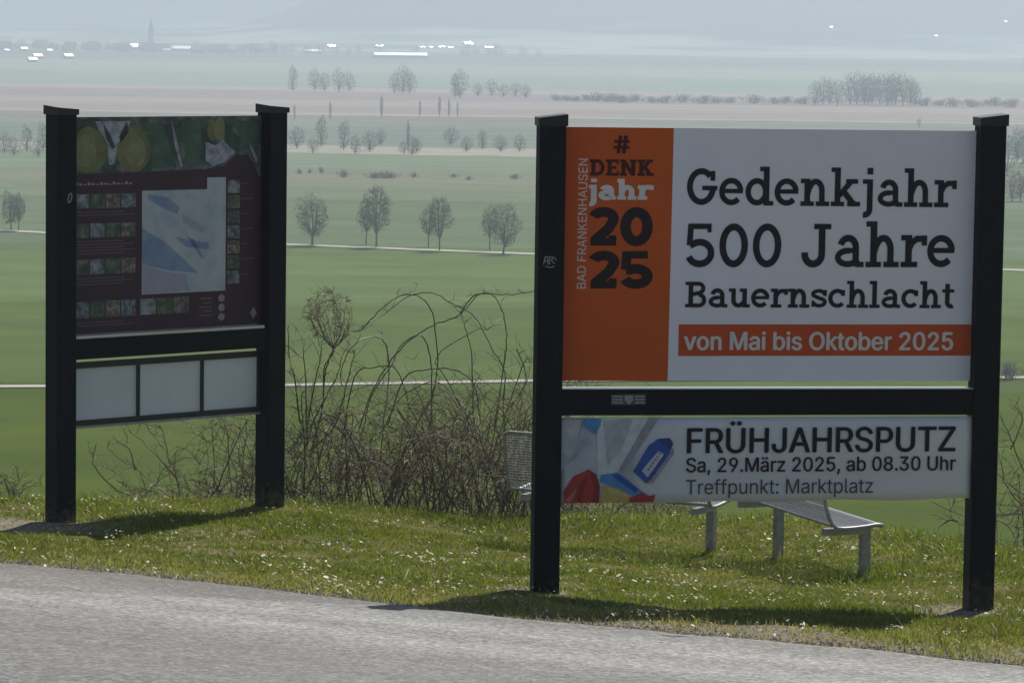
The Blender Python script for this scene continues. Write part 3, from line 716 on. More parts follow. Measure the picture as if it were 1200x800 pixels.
# ---- left board
FL = Frame(pix(71, 610, 28.3), pix(316, 592, 29.75), 'information_board')
tag(FL.root, 'smaller maroon information board with map, fruit photo and empty display case', 'information board')
ztl = FL.at(72, 128, 0)[1]; ztr = FL.at(316, 126, 0)[1]
add_post(FL, 0.0, FL.zl, ztl, -1); add_post(FL, FL.L, FL.zr, ztr, -1)
za = (FL.at(90, 399, -.05)[1] + FL.at(300, 383, -.05)[1]) / 2; zb = (FL.at(90, 424, -.05)[1] + FL.at(300, 405, -.05)[1]) / 2
cb2 = MB().box(hp + .001, FL.L - hp - .001, -0.070, 0.06, zb, za).build('crossbar', M['post'], FL.root)
MB().box(hp + .004, FL.L - hp - .03, -0.072, 0.05, za + .002, za + .026).build('metal_ledge', M['ledge'], cb2)
y2_ = 0.03
ztp = (FL.at(91, 138, y2_)[1] + FL.at(311, 135, y2_)[1]) / 2
b2 = MB().box(hp + .002, FL.L - hp - .002, y2_, y2_ + 0.02, za + .028, ztp).build('board', M['maroon'], FL.root)
XL0, XL1, ZL0, ZL1 = hp + .002, FL.L - hp - .002, za + .028, ztp
def B(s_, t_): return (XL0 + (XL1 - XL0) * s_, ZL0 + (ZL1 - ZL0) * (1 - t_))      # 0..1 across, 0..1 down
def bprint(pts, layer, name, mat):
    mb = MB(); mb.poly([(x, y2_ - 0.0012 * layer, z) for x, z in [B(*q) for q in pts]][::-1]); return mb.build(name, mat, b2)
def photo_mat(name, stops, sc_, det=4, hue=.35):
    m, nt, p = material(name); v = obj_coord(nt); n = noise(nt, sc_, det, v, .65)
    r = ramp(nt, n.outputs['Fac'], stops); n2 = noise(nt, sc_ * .8, 3, v)
    c = mix(nt, hue, r.outputs[0], n2.outputs['Color'], 'OVERLAY'); nt.links.new(c, p.inputs['Base Color']); p.inputs['Roughness'].default_value = .5; return m
M['leaf_photo'] = photo_mat('leaf_photo_print', [(0.32, (0.018, 0.032, 0.030)), (0.48, (0.045, 0.085, 0.065)), (0.58, (0.10, 0.135, 0.125)), (0.72, (0.22, 0.26, 0.29))], 7)
M['fruit_print'] = photo_mat('fruit_photo_print', [(0.3, (0.085, 0.105, 0.040)), (0.5, (0.14, 0.155, 0.055)), (0.7, (0.20, 0.21, 0.10))], 5, 4, .1)
M['blossom_print'] = photo_mat('blossom_photo_print', [(0.35, (0.15, 0.17, 0.22)), (0.65, (0.40, 0.43, 0.48))], 18)
M['green_print'] = photo_mat('green_photo_print', [(0.35, (0.03, 0.07, 0.055)), (0.65, (0.065, 0.12, 0.085))], 9)
bprint([(0, 0), (1, 0), (.995, .30), (.93, .185), (.86, .185), (.80, .235), (.70, .25), (0, .262)], 1, 'photo_strip', M['leaf_photo'])
M['dark_leaf_print'] = photo_mat('dark_leaf_print', [(0.35, (0.012, 0.028, 0.024)), (0.65, (0.035, 0.065, 0.05))], 12); M['fruit_light'] = photo_mat('fruit_highlight_print', [(0.35, (0.15, 0.165, 0.065)), (0.65, (0.24, 0.245, 0.12))], 9, 4, .1)
def pear(cx, cy, w_, h_, lean=0):
    return [(cx + lean * (1 - i_) * .0 + w_ * math.cos(a) * (1 - .28 * max(0, -math.sin(a))), cy + h_ * math.sin(a)) for i_, a in ((0, 2 * math.pi * k_ / 22) for k_ in range(22))]
bprint([(.0, .01), (.11, .01), (.14, .10), (.10, .13), (.02, .07), (0, .08)], 2, 'leaf_picture', M['dark_leaf_print'])
bprint([(.13, .02), (.31, .02), (.28, .09), (.25, .12), (.225, .22), (.20, .22), (.19, .12), (.15, .07)], 3, 'fruit_picture', M['blossom_print'])
bprint([(.17, .03), (.205, .08), (.23, .14), (.215, .15), (.185, .10)], 4, 'leaf_picture', M['dark_leaf_print']); bprint([(.29, .02), (.30, .07), (.26, .12), (.25, .09)], 4, 'leaf_picture', M['dark_leaf_print'])
bprint(pear(.095, .150, .095, .108), 4, 'fruit_picture', M['fruit_print']); bprint(pear(.078, .155, .058, .075), 5, 'fruit_picture', M['fruit_light'])
bprint(pear(.325, .150, .088, .108), 4, 'fruit_picture', M['fruit_print']); bprint(pear(.335, .160, .054, .075), 5, 'fruit_picture', M['fruit_light'])
bprint([(.40, .03), (.47, .02), (.50, .12), (.55, .235), (.43, .245), (.41, .15)], 2, 'leaf_picture', M['green_print']); bprint([(.52, .02), (.54, .08), (.58, .235), (.57, .238), (.53, .12)], 3, 'leaf_picture', M['blossom_print'])
bprint([(.575, .03), (.67, .015), (.68, .14), (.66, .235), (.60, .24)], 2, 'leaf_picture', M['green_print']); bprint([(.48, .04), (.52, .03), (.54, .16), (.51, .12)], 4, 'leaf_picture', M['dark_leaf_print'])
bprint(pear(.735, .065, .028, .05), 3, 'fruit_picture', M['fruit_print']); bprint(pear(.775, .06, .032, .055), 4, 'fruit_picture', M['fruit_light'])
bprint([(.70, .12), (.75, .14), (.79, .11), (.83, .15), (.86, .17), (.80, .22), (.74, .235), (.70, .21)], 3, 'fruit_picture', M['blossom_print']); bprint([(.80, .03), (.84, .05), (.83, .13), (.80, .10)], 4, 'leaf_picture', M['dark_leaf_print'])
bprint([(.87, .02), (.93, .03), (.98, .02), (.99, .13), (.93, .15), (.90, .17)], 2, 'leaf_picture', M['green_print']); bprint([(.93, .12), (.98, .20), (.97, .225), (.94, .16)], 4, 'leaf_picture', M['blossom_print'])
M['map_pale'] = photo_mat('pale_map_print', [(0.38, (0.31, 0.38, 0.47)), (0.5, (0.38, 0.44, 0.51)), (0.62, (0.44, 0.48, 0.52))], 5, 4, .06)
M['map_blue'] = photo_mat('blue_map_print', [(0.4, (0.15, 0.24, 0.40)), (0.6, (0.22, 0.30, 0.43))], 5, 4, .06)
M['map_mauve'] = photo_mat('mauve_map_print', [(0.4, (0.30, 0.30, 0.40)), (0.6, (0.34, 0.33, 0.43))], 5, 4, .06)
bprint([(.37, .345), (.71, .345), (.71, .29), (.81, .29), (.81, .83), (.37, .83)], 1, 'map_print', M['map_pale'])
bprint([(.37, .52), (.48, .58), (.62, .70), (.66, .74), (.50, .72), (.46, .71), (.38, .69), (.37, .67)], 2, 'map_print', M['map_blue'])
bprint([(.40, .36), (.50, .38), (.57, .43), (.55, .46), (.46, .42), (.40, .385)], 2, 'map_print', M['map_blue'])
bprint([(.58, .455), (.70, .525), (.69, .555), (.63, .53), (.58, .49)], 2, 'map_print', M['map_mauve'])
bprint([(.37, .69), (.50, .73), (.60, .745), (.62, .82), (.375, .828)], 2, 'map_print', M['map_mauve'])
bprint([(.60, .56), (.64, .58), (.70, .68), (.67, .66)], 2, 'map_print', M['map_blue'])
bprint([(.54, .565), (.72, .60), (.72, .63), (.60, .615)], 2, 'map_print', M['map_blue'])
_tc = [((.03, .045, .03), (.08, .11, .07), (.19, .22, .20)), ((.05, .055, .065), (.15, .18, .22), (.30, .33, .37)), ((.025, .04, .035), (.06, .10, .06), (.12, .17, .11)), ((.06, .05, .04), (.12, .11, .10), (.26, .25, .24)), ((.04, .05, .07), (.10, .13, .19), (.24, .27, .33)), ((.03, .03, .035), (.07, .075, .085), (.16, .17, .19))]
tm = [photo_mat('thumbnail_photo_print', [(0.36, a), (0.5, b_), (0.64, c_)], 9 + 4 * k_, 5, .3) for k_, (a, b_, c_) in enumerate(_tc)]
def thumbs(x0, x1, t0, t1, n):
    w_ = (x1 - x0) / n
    for i in range(n): bprint([(x0 + i * w_ + .003, t0), (x0 + (i + 1) * w_ - .003, t0), (x0 + (i + 1) * w_ - .003, t1), (x0 + i * w_ + .003, t1)], 1, 'thumbnail_picture', tm[(i * 7 + int(t0 * 37)) % 6])
thumbs(.025, .34, .355, .42, 4); thumbs(.025, .34, .49, .555, 4); thumbs(.025, .34, .655, .725, 4); thumbs(.025, .34, .85, .925, 4); thumbs(.36, .62, .85, .925, 3)
M['faint'] = plain_mat('faint_text_print', (0.10, 0.075, 0.09), .5, .3, 60); M['faint2'] = plain_mat('pale_heading_print', (0.26, 0.24, 0.27), .5, .3, 60)
for i in range(7):
    t0 = .305 + i * .072; bprint([(.82, t0), (.885, t0), (.885, t0 + .062), (.82, t0 + .062)], 1, 'thumbnail_picture', tm[(i * 5 + 1) % 6])
    bprint([(.895, t0 + .015), (.93 + .03 * (i % 2), t0 + .015), (.93 + .03 * (i % 2), t0 + .02), (.895, t0 + .02)], 1, 'text_line', M['faint'])
for i in range(14):
    bprint([(.03 + i * .021, .300 + .004 * (i % 3)), (.045 + i * .021, .300 + .004 * (i % 3)), (.045 + i * .021, .313), (.03 + i * .021, .313)], 1, 'text_line', M['faint2'])
for (t0, n_) in ((.435, 2), (.57, 5), (.74, 3), (.945, 2)):
    for k_ in range(n_): bprint([(.03, t0 + k_ * .014), (.28 + .05 * ((k_ * 7) % 2), t0 + k_ * .014), (.28 + .05 * ((k_ * 7) % 2), t0 + .005 + k_ * .014), (.03, t0 + .005 + k_ * .014)], 1, 'text_line', M['faint'])
for k_ in range(3): bprint(ell(.79, .865 + .045 * k_, .017, .018), 1, 'emblem', M['faint2'])
bprint([(.945, .945), (.963, .915), (.981, .945), (.963, .975)], 1, 'emblem', M['faint2'])
for k_ in range(5): bprint([(.67 + .02 * (k_ % 2), .86 + k_ * .02), (.74, .86 + k_ * .02), (.74, .868 + k_ * .02), (.67 + .02 * (k_ % 2), .868 + k_ * .02)], 1, 'text_line', M['faint'])
# display case below
y3 = 0.075
zc0 = (FL.at(90, 497, y3)[1] + FL.at(302, 479, y3)[1]) / 2; zc1 = (FL.at(90, 428, y3)[1] + FL.at(300, 409, y3)[1]) / 2
xa_, xb_ = hp + .002, FL.L - hp + 0.012
xb_ = FL.L - hp - .002
dc = MB().box(xa_, xb_, 0.045, 0.085, zc0, zc1).build('display_case', M['case_back'], FL.root)
cf = MB(); fr_ = 0.032
cf.box(xa_, xb_, 0.020, 0.044, zc1 - fr_ * 1.3, zc1 + .012); cf.box(xa_, xb_, 0.020, 0.044, zc0 - .012, zc0 + fr_)
for x in (xa_ + .012, xa_ + (xb_ - xa_) * .355, xa_ + (xb_ - xa_) * .69, xb_ - .012):
    cf.box(x - .013, x + .013, 0.022, 0.043, zc0 + fr_ + .001, zc1 - fr_ * 1.3 - .001)
cf.build('case_frame', M['case_frame'], dc)
MB().box(xa_, xb_, 0.012, 0.088, zc0 - .034, zc0 - .014).build('case_rail', M['steel'], dc)
sm = [o for o in FL.root.children if o.name.startswith('post')]
mk = MB()
for q in stroke_quads(ell(82, 232, 2.0, 5.5, 10, 14) + [ell(82, 232, 2.0, 5.5, 10, 14)[0]], 1.2): mk.poly([(x, -hp - .002, z) for x, z in [FL.at(a, b_, -hp - .002) for a, b_ in q]])
mk.build('white_mark', M['plate'], sm[0])

# ------------------------------------------------------------------ mesh benches
def make_bench(L):
    root = empty('metal_bench', (0, 0, 0))
    prof = [(-.335, .95), (-.325, .88), (-.295, .74), (-.262, .60), (-.235, .52), (-.205, .462), (-.165, .432), (-.10, .425), (0, .428), (.10, .436), (.18, .446), (.225, .444), (.245, .425)]
    P = [np.array(q) for q in prof]
    mb = MB(); n = int(L / 0.024)
    for i in range(1, n):
        x = -L / 2 + L * i / n; mb.tube([(x, a, b_) for a, b_ in P], 0.0036)
    ts = []
    for a, b_ in zip(P, P[1:]):
        l = np.linalg.norm(b_ - a); k_ = max(1, int(round(l / 0.026)))
        ts += [a + (b_ - a) * j / k_ for j in range(k_)]
    for a in ts[1:]: mb.tube([(-L / 2, a[0], a[1] + .001), (L / 2, a[0], a[1] + .001)], 0.0036)
    mb.build('mesh_shell', M['bench_wire'], root)
    mb = MB(); r = 0.016
    for s_ in (-1, 1):
        x = s_ * L / 2; c_ = s_ * (L / 2 - .05)
        mb.tube([(c_, -.338, .965), (x - s_ * .012, -.336, .955), (x, -.328, .915)] + [(x, a, b_) for a, b_ in P[2:-2]] + [(x, .21, .446), (x - s_ * .012, .243, .44), (c_, .252, .43)], r, n=8)
    mb.tube([(-L / 2 + .05, -.338, .965), (L / 2 - .05, -.338, .965)], r, n=8); mb.tube([(-L / 2 + .05, .252, .43), (L / 2 - .05, .252, .43)], r, n=8)
    mb.tube([(-L / 2, -.205, .452), (L / 2, -.205, .452)], r * .8, n=8)
    mb.build('shell_frame', M['steel'], root, smooth=True)
    for s_ in (-1, 1):
        x = s_ * (L / 2 - .14)
        mb = MB(); mb.box(x - .035, x + .035, .12, .19, -.25, .355); lg = mb.build('leg', M['steel'], root)
        MB().box(x - .03, x + .03, -.22, .195, .357, .412).build('arm', M['steel'], lg)
    return root
bl = 1.92
def copy_tree(o, parent=None):
    c_ = o.copy(); COL.objects.link(c_); c_.parent = parent
    for ch in list(o.children): copy_tree(ch, c_)
    return c_
def put_bench(o, near, farp):
    a, b_ = np.array(near), np.array(farp); d = b_ - a; ang = math.atan2(d[1], d[0]); c_ = (a + b_) / 2
    o.location = (c_[0], c_[1], c_[2]); o.rotation_euler = (0, -math.asin((b_[2] - a[2]) / np.linalg.norm(d)), ang + math.pi * 0)
# near bench runs away to the left, open side to the right; the far one stands across the view
b1 = make_bench(bl)
a1 = pix(1020, 672, 27.2); d1 = pix(905, 645, 28.95)
vx = (d1 - a1)[:2]; vx = vx / np.linalg.norm(vx)
n1_ = np.array([vx[1], -vx[0]])                    # towards the right / away
c1 = (a1 + d1)[:2] / 2 - n1_ * 0.155
b1.location = (c1[0], c1[1], (a1[2] + d1[2]) / 2); b1.rotation_euler = (0, 0, math.atan2(-vx[1], -vx[0]))
tag(b1, 'grey wire mesh bench whose open end juts out right under the white banner', 'bench', 'mesh benches behind the board')
b2_ = copy_tree(b1)
a2 = pix(833, 645, 29.3); vx2 = np.array([-0.89, 0.46]); vx2 /= np.linalg.norm(vx2); n2_ = np.array([vx2[1], -vx2[0]])
c2 = a2[:2] + vx2 * (bl / 2 - .14) - n2_ * 0.155
b2_.location = (c2[0], c2[1], a2[2]); b2_.rotation_euler = (0, 0, math.atan2(-vx2[1], -vx2[0]))
tag(b2_, 'grey wire mesh bench with rounded backrest corner showing left of the big board post', 'bench', 'mesh benches behind the board')

# ------------------------------------------------------------------ bare trees of the plain
def grow(mb, tw, p, d, L, r, lvl, R, spread, up):
    """one limb and, recursively, its branches; limbs go into mb, twigs into tw"""
    n = 4; pts = [p]; q = p.copy(); dd_ = d.copy()
    for i in range(n):
        dd_ = dd_ + R.normal(0, 0.10, 3) + np.array([0, 0, up * 0.06]); dd_ /= np.linalg.norm(dd_)
        q = q + dd_ * L / n; pts.append(q)
    tgt = mb if lvl >= 3 else tw
    tgt.tube(pts, r, r * 0.45, n=5 if lvl >= 3 else 3)
    if lvl == 0: return
    for j in range(R.integers(4, 7)):
        t = R.uniform(0.25, 1.0); i = min(int(t * n), n - 1); f = t * n - i
        b_ = pts[i] * (1 - f) + pts[i + 1] * f
        az = R.uniform(0, 2 * math.pi); s_ = R.uniform(0.5, 1.0) * spread
        a = np.array([math.cos(az), math.sin(az), 0.25]); nd_ = dd_ + a * s_; nd_ /= np.linalg.norm(nd_)
        grow(mb, tw, b_, nd_, L * R.uniform(0.50, 0.78), max(r * (1 - .5 * t) * 0.62, 0.012), lvl - 1, R, spread, up)

def make_tree(seed, H, trunk_frac, wid, r, n2=70, n3=520, lean=0.0, low=.12, nm='bare_tree', tr=.021):
    """bare tree: trunk, limbs reaching an egg-shaped outline, and twigs filling it unevenly"""
    R = np.random.default_rng(seed); root = empty(nm, (0, 0, 0)); mb = MB(); tw = MB(); th = H * trunk_frac
    c0 = np.array([lean * H * .3, 0, th + (H - th) * (.5 - low / 2)]); ax = np.array([wid, wid, (H - th) * (.5 + low / 2)])
    pts = [np.array([0, 0, -.6]), np.array([0, 0, th * .4]), np.array([lean * th * .5, R.normal(0, .05), th * .8]), np.array([lean * th, 0, th])]
    mb.tube(pts, r, r * .75, n=8)
    def curve(p, q, sag, k=5):
        d = q - p; o = R.normal(0, .06, 3) * np.linalg.norm(d); b = np.array([d[0] * .55, d[1] * .55, d[2] * .35]) + o
        return [(1 - t) ** 2 * p + 2 * t * (1 - t) * (p + b) + t * t * q for t in np.linspace(0, 1, k)]
    def inside(shell):
        d = R.normal(0, 1, 3); d /= np.linalg.norm(d); f = (R.uniform(0, 1) ** (1 / 3)) if not shell else R.uniform(.82, 1.05)
        bump = .66 + .60 * float(vnoise(np.array([d[0] * 2.2 + seed]), np.array([d[2] * 2.2 + d[1]]), seed)[0])
        q = c0 + d * ax * f * bump; q[2] = max(q[2], th * .85); return q
    nodes = []
    for k in range(9):
        a = k * 2.4 + R.uniform(-.4, .4); s_ = .25 + .75 * (k / 8.0)
        q = c0 + np.array([math.cos(a) * s_ * .82 * ax[0], math.sin(a) * s_ * .82 * ax[1], ax[2] * (.85 - .75 * s_ ** 2)])
        P = curve(pts[-1] - np.array([0, 0, R.uniform(0, .12) * th]), q, 0, 8); mb.tube(P, r * .55, r * .12, n=5); nodes += P[1:]
    N = np.array(nodes)
    def attach(q):
        d = np.linalg.norm(N - q, axis=1) + 1.2 * np.maximum(0, N[:, 2] - q[2] + .1); return N[int(np.argmin(d))]
    new = []
    for k in range(n2):
        q = inside(R.uniform() < .6); P = curve(attach(q), q, 0, 6); mb.tube(P, r * .22, r * .07, n=4); new += P[1:]
    N = np.concatenate([N, np.array(new)])
    for k in range(n3):
        q = inside(R.uniform() < .5); p = attach(q); d = q - p; l = np.linalg.norm(d)
        if l > H * .16: q = p + d / l * H * .16
        P = curve(p, q, 0, 4); tw.tube(P, tr, tr * .6, n=3)
        for _ in range(2):
            b = P[R.integers(1, 4)]; e = b + (d / (l + 1e-6) + R.normal(0, .6, 3)) * H * .035 + np.array([0, 0, H * .012]); tw.tube([b, (b + e) / 2 + R.normal(0, .01, 3) * H * .3, e], tr * .7, tr * .5, n=3)
    mb.build('trunk', M['bark'], root); tw.build('crown', M['twig_far'], root)
    return root

first = {}
def plant(kind, u, v_, hpx, label, cat, group=None, d=None, wide=1.0, rot=None, x=None):
    """put a tree whose foot is seen at (u, v_) and which stands hpx photo pixels tall"""
    proto, H = kind
    if d is None:
        q = plain_pt(u, v_)
    else:
        q = pix(u, v_, d)[:2]
    dist = q[1]; z = far_z(q[0], q[1]) if dist > 4000 else (tz(q[0], q[1]) if dist < 300 else -HP)
    h = hpx / FP * dist
    o = proto if proto.name not in first else copy_tree(proto)
    first[proto.name] = 1
    s_ = h / H
    o.location = (q[0], q[1], z); o.scale = (s_ * wide, s_ * wide, s_); o.rotation_euler = (0, 0, random.uniform(0, 6.28) if rot is None else rot)
    tag(o, label, cat, group); return o

R1 = (make_tree(11, 8.0, .20, 2.3, .17, 90, 720), 8.0)
R2 = (make_tree(12, 9.0, .24, 2.0, .15, 90, 720, low=-.1), 9.0)
R3 = (make_tree(13, 8.0, .32, 1.9, .12, 60, 480), 8.0)
R4 = (make_tree(14, 8.5, .18, 3.0, .19, 95, 760, lean=.12), 8.5)
GT = 'bare trees along the field track'
plant(R1, 366, 288, 60, 'round crowned bare tree on the track, nearest the left board', 'tree', GT, wide=1.2)
plant(R2, 441, 290, 70, 'tallest bare tree on the field track, full egg shaped crown', 'tree', GT, wide=1.05)
plant(R3, 429, 287, 52, 'thin bare tree left against the tallest tree', 'tree', GT, wide=1.0)
plant(R3, 502, 290, 48, 'slim faint bare tree left of a darker one in the third pair', 'tree', GT, wide=1.05)
plant(R2, 515, 294, 62, 'dark narrow bare tree on a straight trunk, right one of the third pair', 'tree', GT, wide=1.0)
plant(R3, 574, 293, 51, 'slender bare tree left beside the wide forked tree by the big board', 'tree', GT, wide=1.05)
plant(R4, 590, 298, 60, 'wide forked bare tree on the track, nearest the big board post', 'tree', GT, wide=.95)
plant(R1, 13, 270, 46, 'bare tree on the track at the left edge of the photo', 'tree', GT, wide=1.0)
plant(R3, 22, 271, 44, 'thin bare tree close behind the leftmost tree of the track', 'tree', GT, wide=1.0)

F1 = (make_tree(21, 10.0, .10, 3.6, .22, 60, 420, tr=.03), 10.0)
F2 = (make_tree(22, 10.0, .10, 2.6, .22, 60, 420, tr=.03), 10.0)
F3 = (make_tree(23, 12.0, .16, 1.3, .20, 50, 260, tr=.03, nm='poplar_tree'), 12.0)
def make_bush(seed, nm='round_bush', n=26, h=1.6, w=1.5, tubes=5):
    R = np.random.default_rng(seed); root = empty(nm, (0, 0, 0)); mb = MB(); tw = MB()
    for i in range(n):
        az = R.uniform(0, 6.28); s_ = abs(R.normal(0, .55)); d = np.array([math.cos(az) * s_ * w, math.sin(az) * s_ * w, 1.0]); d /= np.linalg.norm(d)
        p = np.array([R.normal(0, .25) * w, R.normal(0, .25) * w, -.1])
        grow(mb, tw, p, d, h * R.uniform(.4, .75), .022, 1 if i % 2 else 2, R, .8, .5)
    stem = MB()
    for i in range(6):
        a = i * 1.05; stem.tube([(0.15 * math.cos(a), 0.15 * math.sin(a), -.2), (.3 * w * math.cos(a), .3 * w * math.sin(a), h * .5)], .035, .02, n=4)
    stem.build('stems', M['bark'], root); tw.v += mb.v and []; tw.build('twigs', M['twig'], root); return root
BU = (make_bush(31), 1.9)

# row along the pale strip, then the hazier rows behind it
GR2 = 'hazy bare trees along the pale strip'
for k_, (u, v_, h, w_, kd) in enumerate([(367, 180, 26, 1.1, F1), (377, 172, 32, .8, F2), (405, 176, 34, .8, F2), (416, 181, 26, .9, F1), (437, 178, 22, 1.2, F1), (449, 170, 26, 1.0, F1), (471, 181, 22, 1.1, F1),
                       (482, 182, 26, 1.2, F2), (492, 179, 24, 1.1, F1), (527, 170, 24, 1.3, F1), (546, 178, 20, 1.2, F1), (563, 175, 22, 1.0, F2), (586, 178, 20, 1.3, F1), (607, 178, 24, 1.1, F1),
                       (8, 180, 28, 1.0, F1), (19, 183, 24, 1.1, F1), (30, 178, 28, .9, F2), (42, 184, 26, 1.2, F1), (50, 176, 32, .9, F2), (345, 174, 22, 1.2, F1)]):
    plant(kd, u + random.uniform(-4, 4), v_, h * random.uniform(.7, 1.2), 'hazy bare tree in the row along the pale grass strip', 'tree', GR2, wide=w_)
plant(F3, 478, 176, 38, 'thin pole like poplar rising above the row on the pale strip', 'tree', wide=.5)
GR3 = 'faint thin trees on the brown field'
for u, v_, h in ((387, 141, 24), (345, 141, 20), (447, 139, 30), (492, 138, 22), (515, 138, 28), (526, 138, 24), (536, 138, 20)):
    plant(F3, u, v_, h, 'faint thin poplar standing on the brown reed field', 'tree', GR3, wide=.7)
GR4 = 'hazy round trees at the far edge of the reeds'
for u, v_, h, w_ in ((343, 107, 30, .8), (369, 107, 26, 1.0), (380, 107, 22, 1.0), (397, 108, 28, .9), (409, 108, 24, .9), (462, 110, 24, .9), (472, 110, 33, 1.0), (480, 110, 28, .9), (533, 114, 28, .8), (539, 115, 34, .9),
                    (560, 113, 16, 1.3), (576, 113, 20, 1.2), (590, 114, 16, 1.3), (604, 114, 18, 1.2), (616, 115, 16, 1.3)):
    plant(F1 if w_ > .85 else F2, u, v_, h, 'hazy round bare tree at the far edge of the reed field', 'tree', GR4, wide=w_)
GR5 = 'grove of tall trees in the haze'
for u, h, w_ in ((955, 28, .9), (964, 32, 1.0), (972, 30, .9), (981, 30, 1.0), (996, 36, 1.0), (1004, 38, 1.0), (1013, 37, 1.1), (1022, 36, 1.0), (1031, 36, .9), (1040, 38, 1.1), (1049, 38, 1.0), (1058, 37, 1.0), (1067, 34, .9), (1072, 28, .9), (1018, 34, 1.0), (1045, 34, 1.0)):
    plant(F1, u, 123 + random.uniform(-1, 1), h, 'tall tree of the dense hazy grove above the big board', 'tree', GR5, wide=w_)
GR6 = 'low scrub in the haze above the big board'
for u in list(range(655, 745, 11)) + [762, 781, 800, 822, 840, 858, 880, 905, 922, 938] + [1085, 1100, 1118, 1140, 1165, 1186]:
    plant(BU, u + random.uniform(-3, 3), 119 + (u - 655) * .012 + random.uniform(-1, 1), random.uniform(8, 14), 'low hazy scrub at the foot of the far green field', 'bush', GR6, wide=1.8)
GR7 = 'small scrub bushes on the fallow strip'
for u, v_, h, w_ in ((351, 204, 8, .9), (363, 203, 7, .8), (376, 203, 10, .6), (402, 208, 12, 1.0), (438, 209, 9, 2.0), (450, 209, 11, 2.0), (460, 209, 8, 2.0), (485, 208, 8, 1.1), (532, 208, 6, 1.8), (549, 211, 6, 1.5), (603, 210, 8, 1.6)):
    plant(BU, u, v_, h, 'small dark scrub bush on the pale fallow strip', 'bush', GR7, wide=w_)
# to the right of the big board
GR8 = 'trees seen right of the big board'
for u, v_, h, w_ in ((1180, 206, 46, .8), (1192, 190, 42, .9), (1201, 196, 44, .9), (1186, 236, 36, 1.1), (1196, 236, 44, .9), (1206, 236, 40, .9)):
    plant(F1, u, v_, h, 'bare hazy tree at the right edge of the photo beside the big board', 'tree', GR8, wide=w_)
plant(BU, 1183, 445, 28, 'round bare bush on the lower track right of the big board', 'bush', wide=1.1)
plant((make_tree(41, 3.0, .25, .8, .045, 24, 90, nm='small_tree'), 3.0), 1077, 152, 15, 'tiny faint tree tip just above the white board edge', 'tree', wide=.8)

# ------------------------------------------------------------------ the village across the plain
def make_house(L, Wd, hw, hr, roofmat, nm='village_house'):
    root = empty(nm, (0, 0, 0))
    mb = MB(); mb.box(-L / 2, L / 2, -Wd / 2, Wd / 2, -3, hw); 
    n = len(mb.v); mb.v += [(-L / 2, -Wd / 2, hw), (-L / 2, Wd / 2, hw), (-L / 2, 0, hw + hr), (L / 2, -Wd / 2, hw), (L / 2, Wd / 2, hw), (L / 2, 0, hw + hr)]
    mb.f += [(n, n + 2, n + 1), (n + 3, n + 4, n + 5)]
    mb.build('wall', M['far_wall'], root)
    rf = MB(); e = .4
    for s_ in (-1, 1):
        y0 = s_ * (Wd / 2 + e); z0 = hw - e * hr / (Wd / 2) + .05; zr = hw + hr + .05
        rf.hexa([(-L / 2 - e, y0, z0), (L / 2 + e, y0, z0), (L / 2 + e, 0, zr), (-L / 2 - e, 0, zr), (-L / 2 - e, y0, z0 + .25), (L / 2 + e, y0, z0 + .25), (L / 2 + e, 0, zr + .25), (-L / 2 - e, 0, zr + .25)])
    rf.build('roof', roofmat, root)
    wn_ = MB(); 
    for i in range(int(L // 4)):
        x = -L / 2 + 2 + i * 4; wn_.box(x - .5, x + .5, -Wd / 2 - .05, -Wd / 2 + .02, 1.1, 2.4)
    if wn_.v: wn_.build('windows', M['ink_grey'], root)
    return root
def far_at(u, v_, d):
    q = pix(u, v_, d); return q
placed = {}
def put_house(proto, u, v_, d, rz, label, group=None, sc_=1.0, cat='house'):
    q = far_at(u, v_, d); o = proto if proto.name not in placed else copy_tree(proto); placed[proto.name] = 1
    o.location = (q[0], q[1], far_z(q[0], q[1])); o.rotation_euler = (0, 0, rz); o.scale = (sc_,) * 3; tag(o, label, cat, group)
RZ = -SUN_AZ * .5 * -1
hg = make_house(13, 10, 4.0, 3.2, M['glint_roof'])
GLINT = 'houses with glinting roofs in the far village'
def dplain(u, v_): return -HP / (ray(u, v_)[2] / ray(u, v_)[1])
for u, v_, s_ in ((8, 58, .7), (28, 57, 1.0), (38, 70, .9), (44, 66, 1.0), (58, 58, .7), (80, 66, 1.0), (243, 57, .8)):
    put_house(hg, u, v_ + 3, min(4250, dplain(u, v_ + 3)), 0.51, 'small far house with a sun glinting roof left in the village across the plain', GLINT, s_ * .62)
put_house(hg, 155, 62, 4200, 0.51, 'bright glinting house roof left of the long hall in the far village', None, 1.1)
hl = make_house(34, 9, 3.4, 2.9, M['glint_roof'], 'long_hall')
put_house(hl, 218, 63, 4150, 0.30, 'long low hall with a thin bright roof in the middle of the far village', None, 1.0, 'hall')
put_house(hl, 193, 62, 4200, 0.30, 'shorter pale hall just left of the long bright hall in the far village', None, .4, 'hall')
put_house(hl, 366, 61, 4200, 0.30, 'bright white roofed hall above the right post of the information board', None, .65, 'hall')
put_house(hg, 388, 53, 4700, 0.51, 'single glinting roof just above the bright hall at the far village edge', None, .8)
put_house(make_house(58, 9, 3.2, 2.8, M['glint_roof'], 'long_shed'), 469, 66, 3700, 0.22, 'very long low shed with a white roof between the two boards', None, 1.0, 'shed')
put_house(hg, 548, 46, 5000, 0.51, 'brightest white roof on the hillside above the long shed', None, .95)
GH = 'pale halls in a line on the hillside'
for u, v_, s_ in ((445, 47, .5), (495, 50, .3), (505, 47, .3), (518, 45, .45), (528, 46, .3), (573, 49, .55)):
    put_house(hl, u, v_, 4900, 0.51, 'faint pale hall in the line of roofs on the far hillside', GH, s_ * .7, 'hall')
GW = 'lone white houses high on the right hillside'
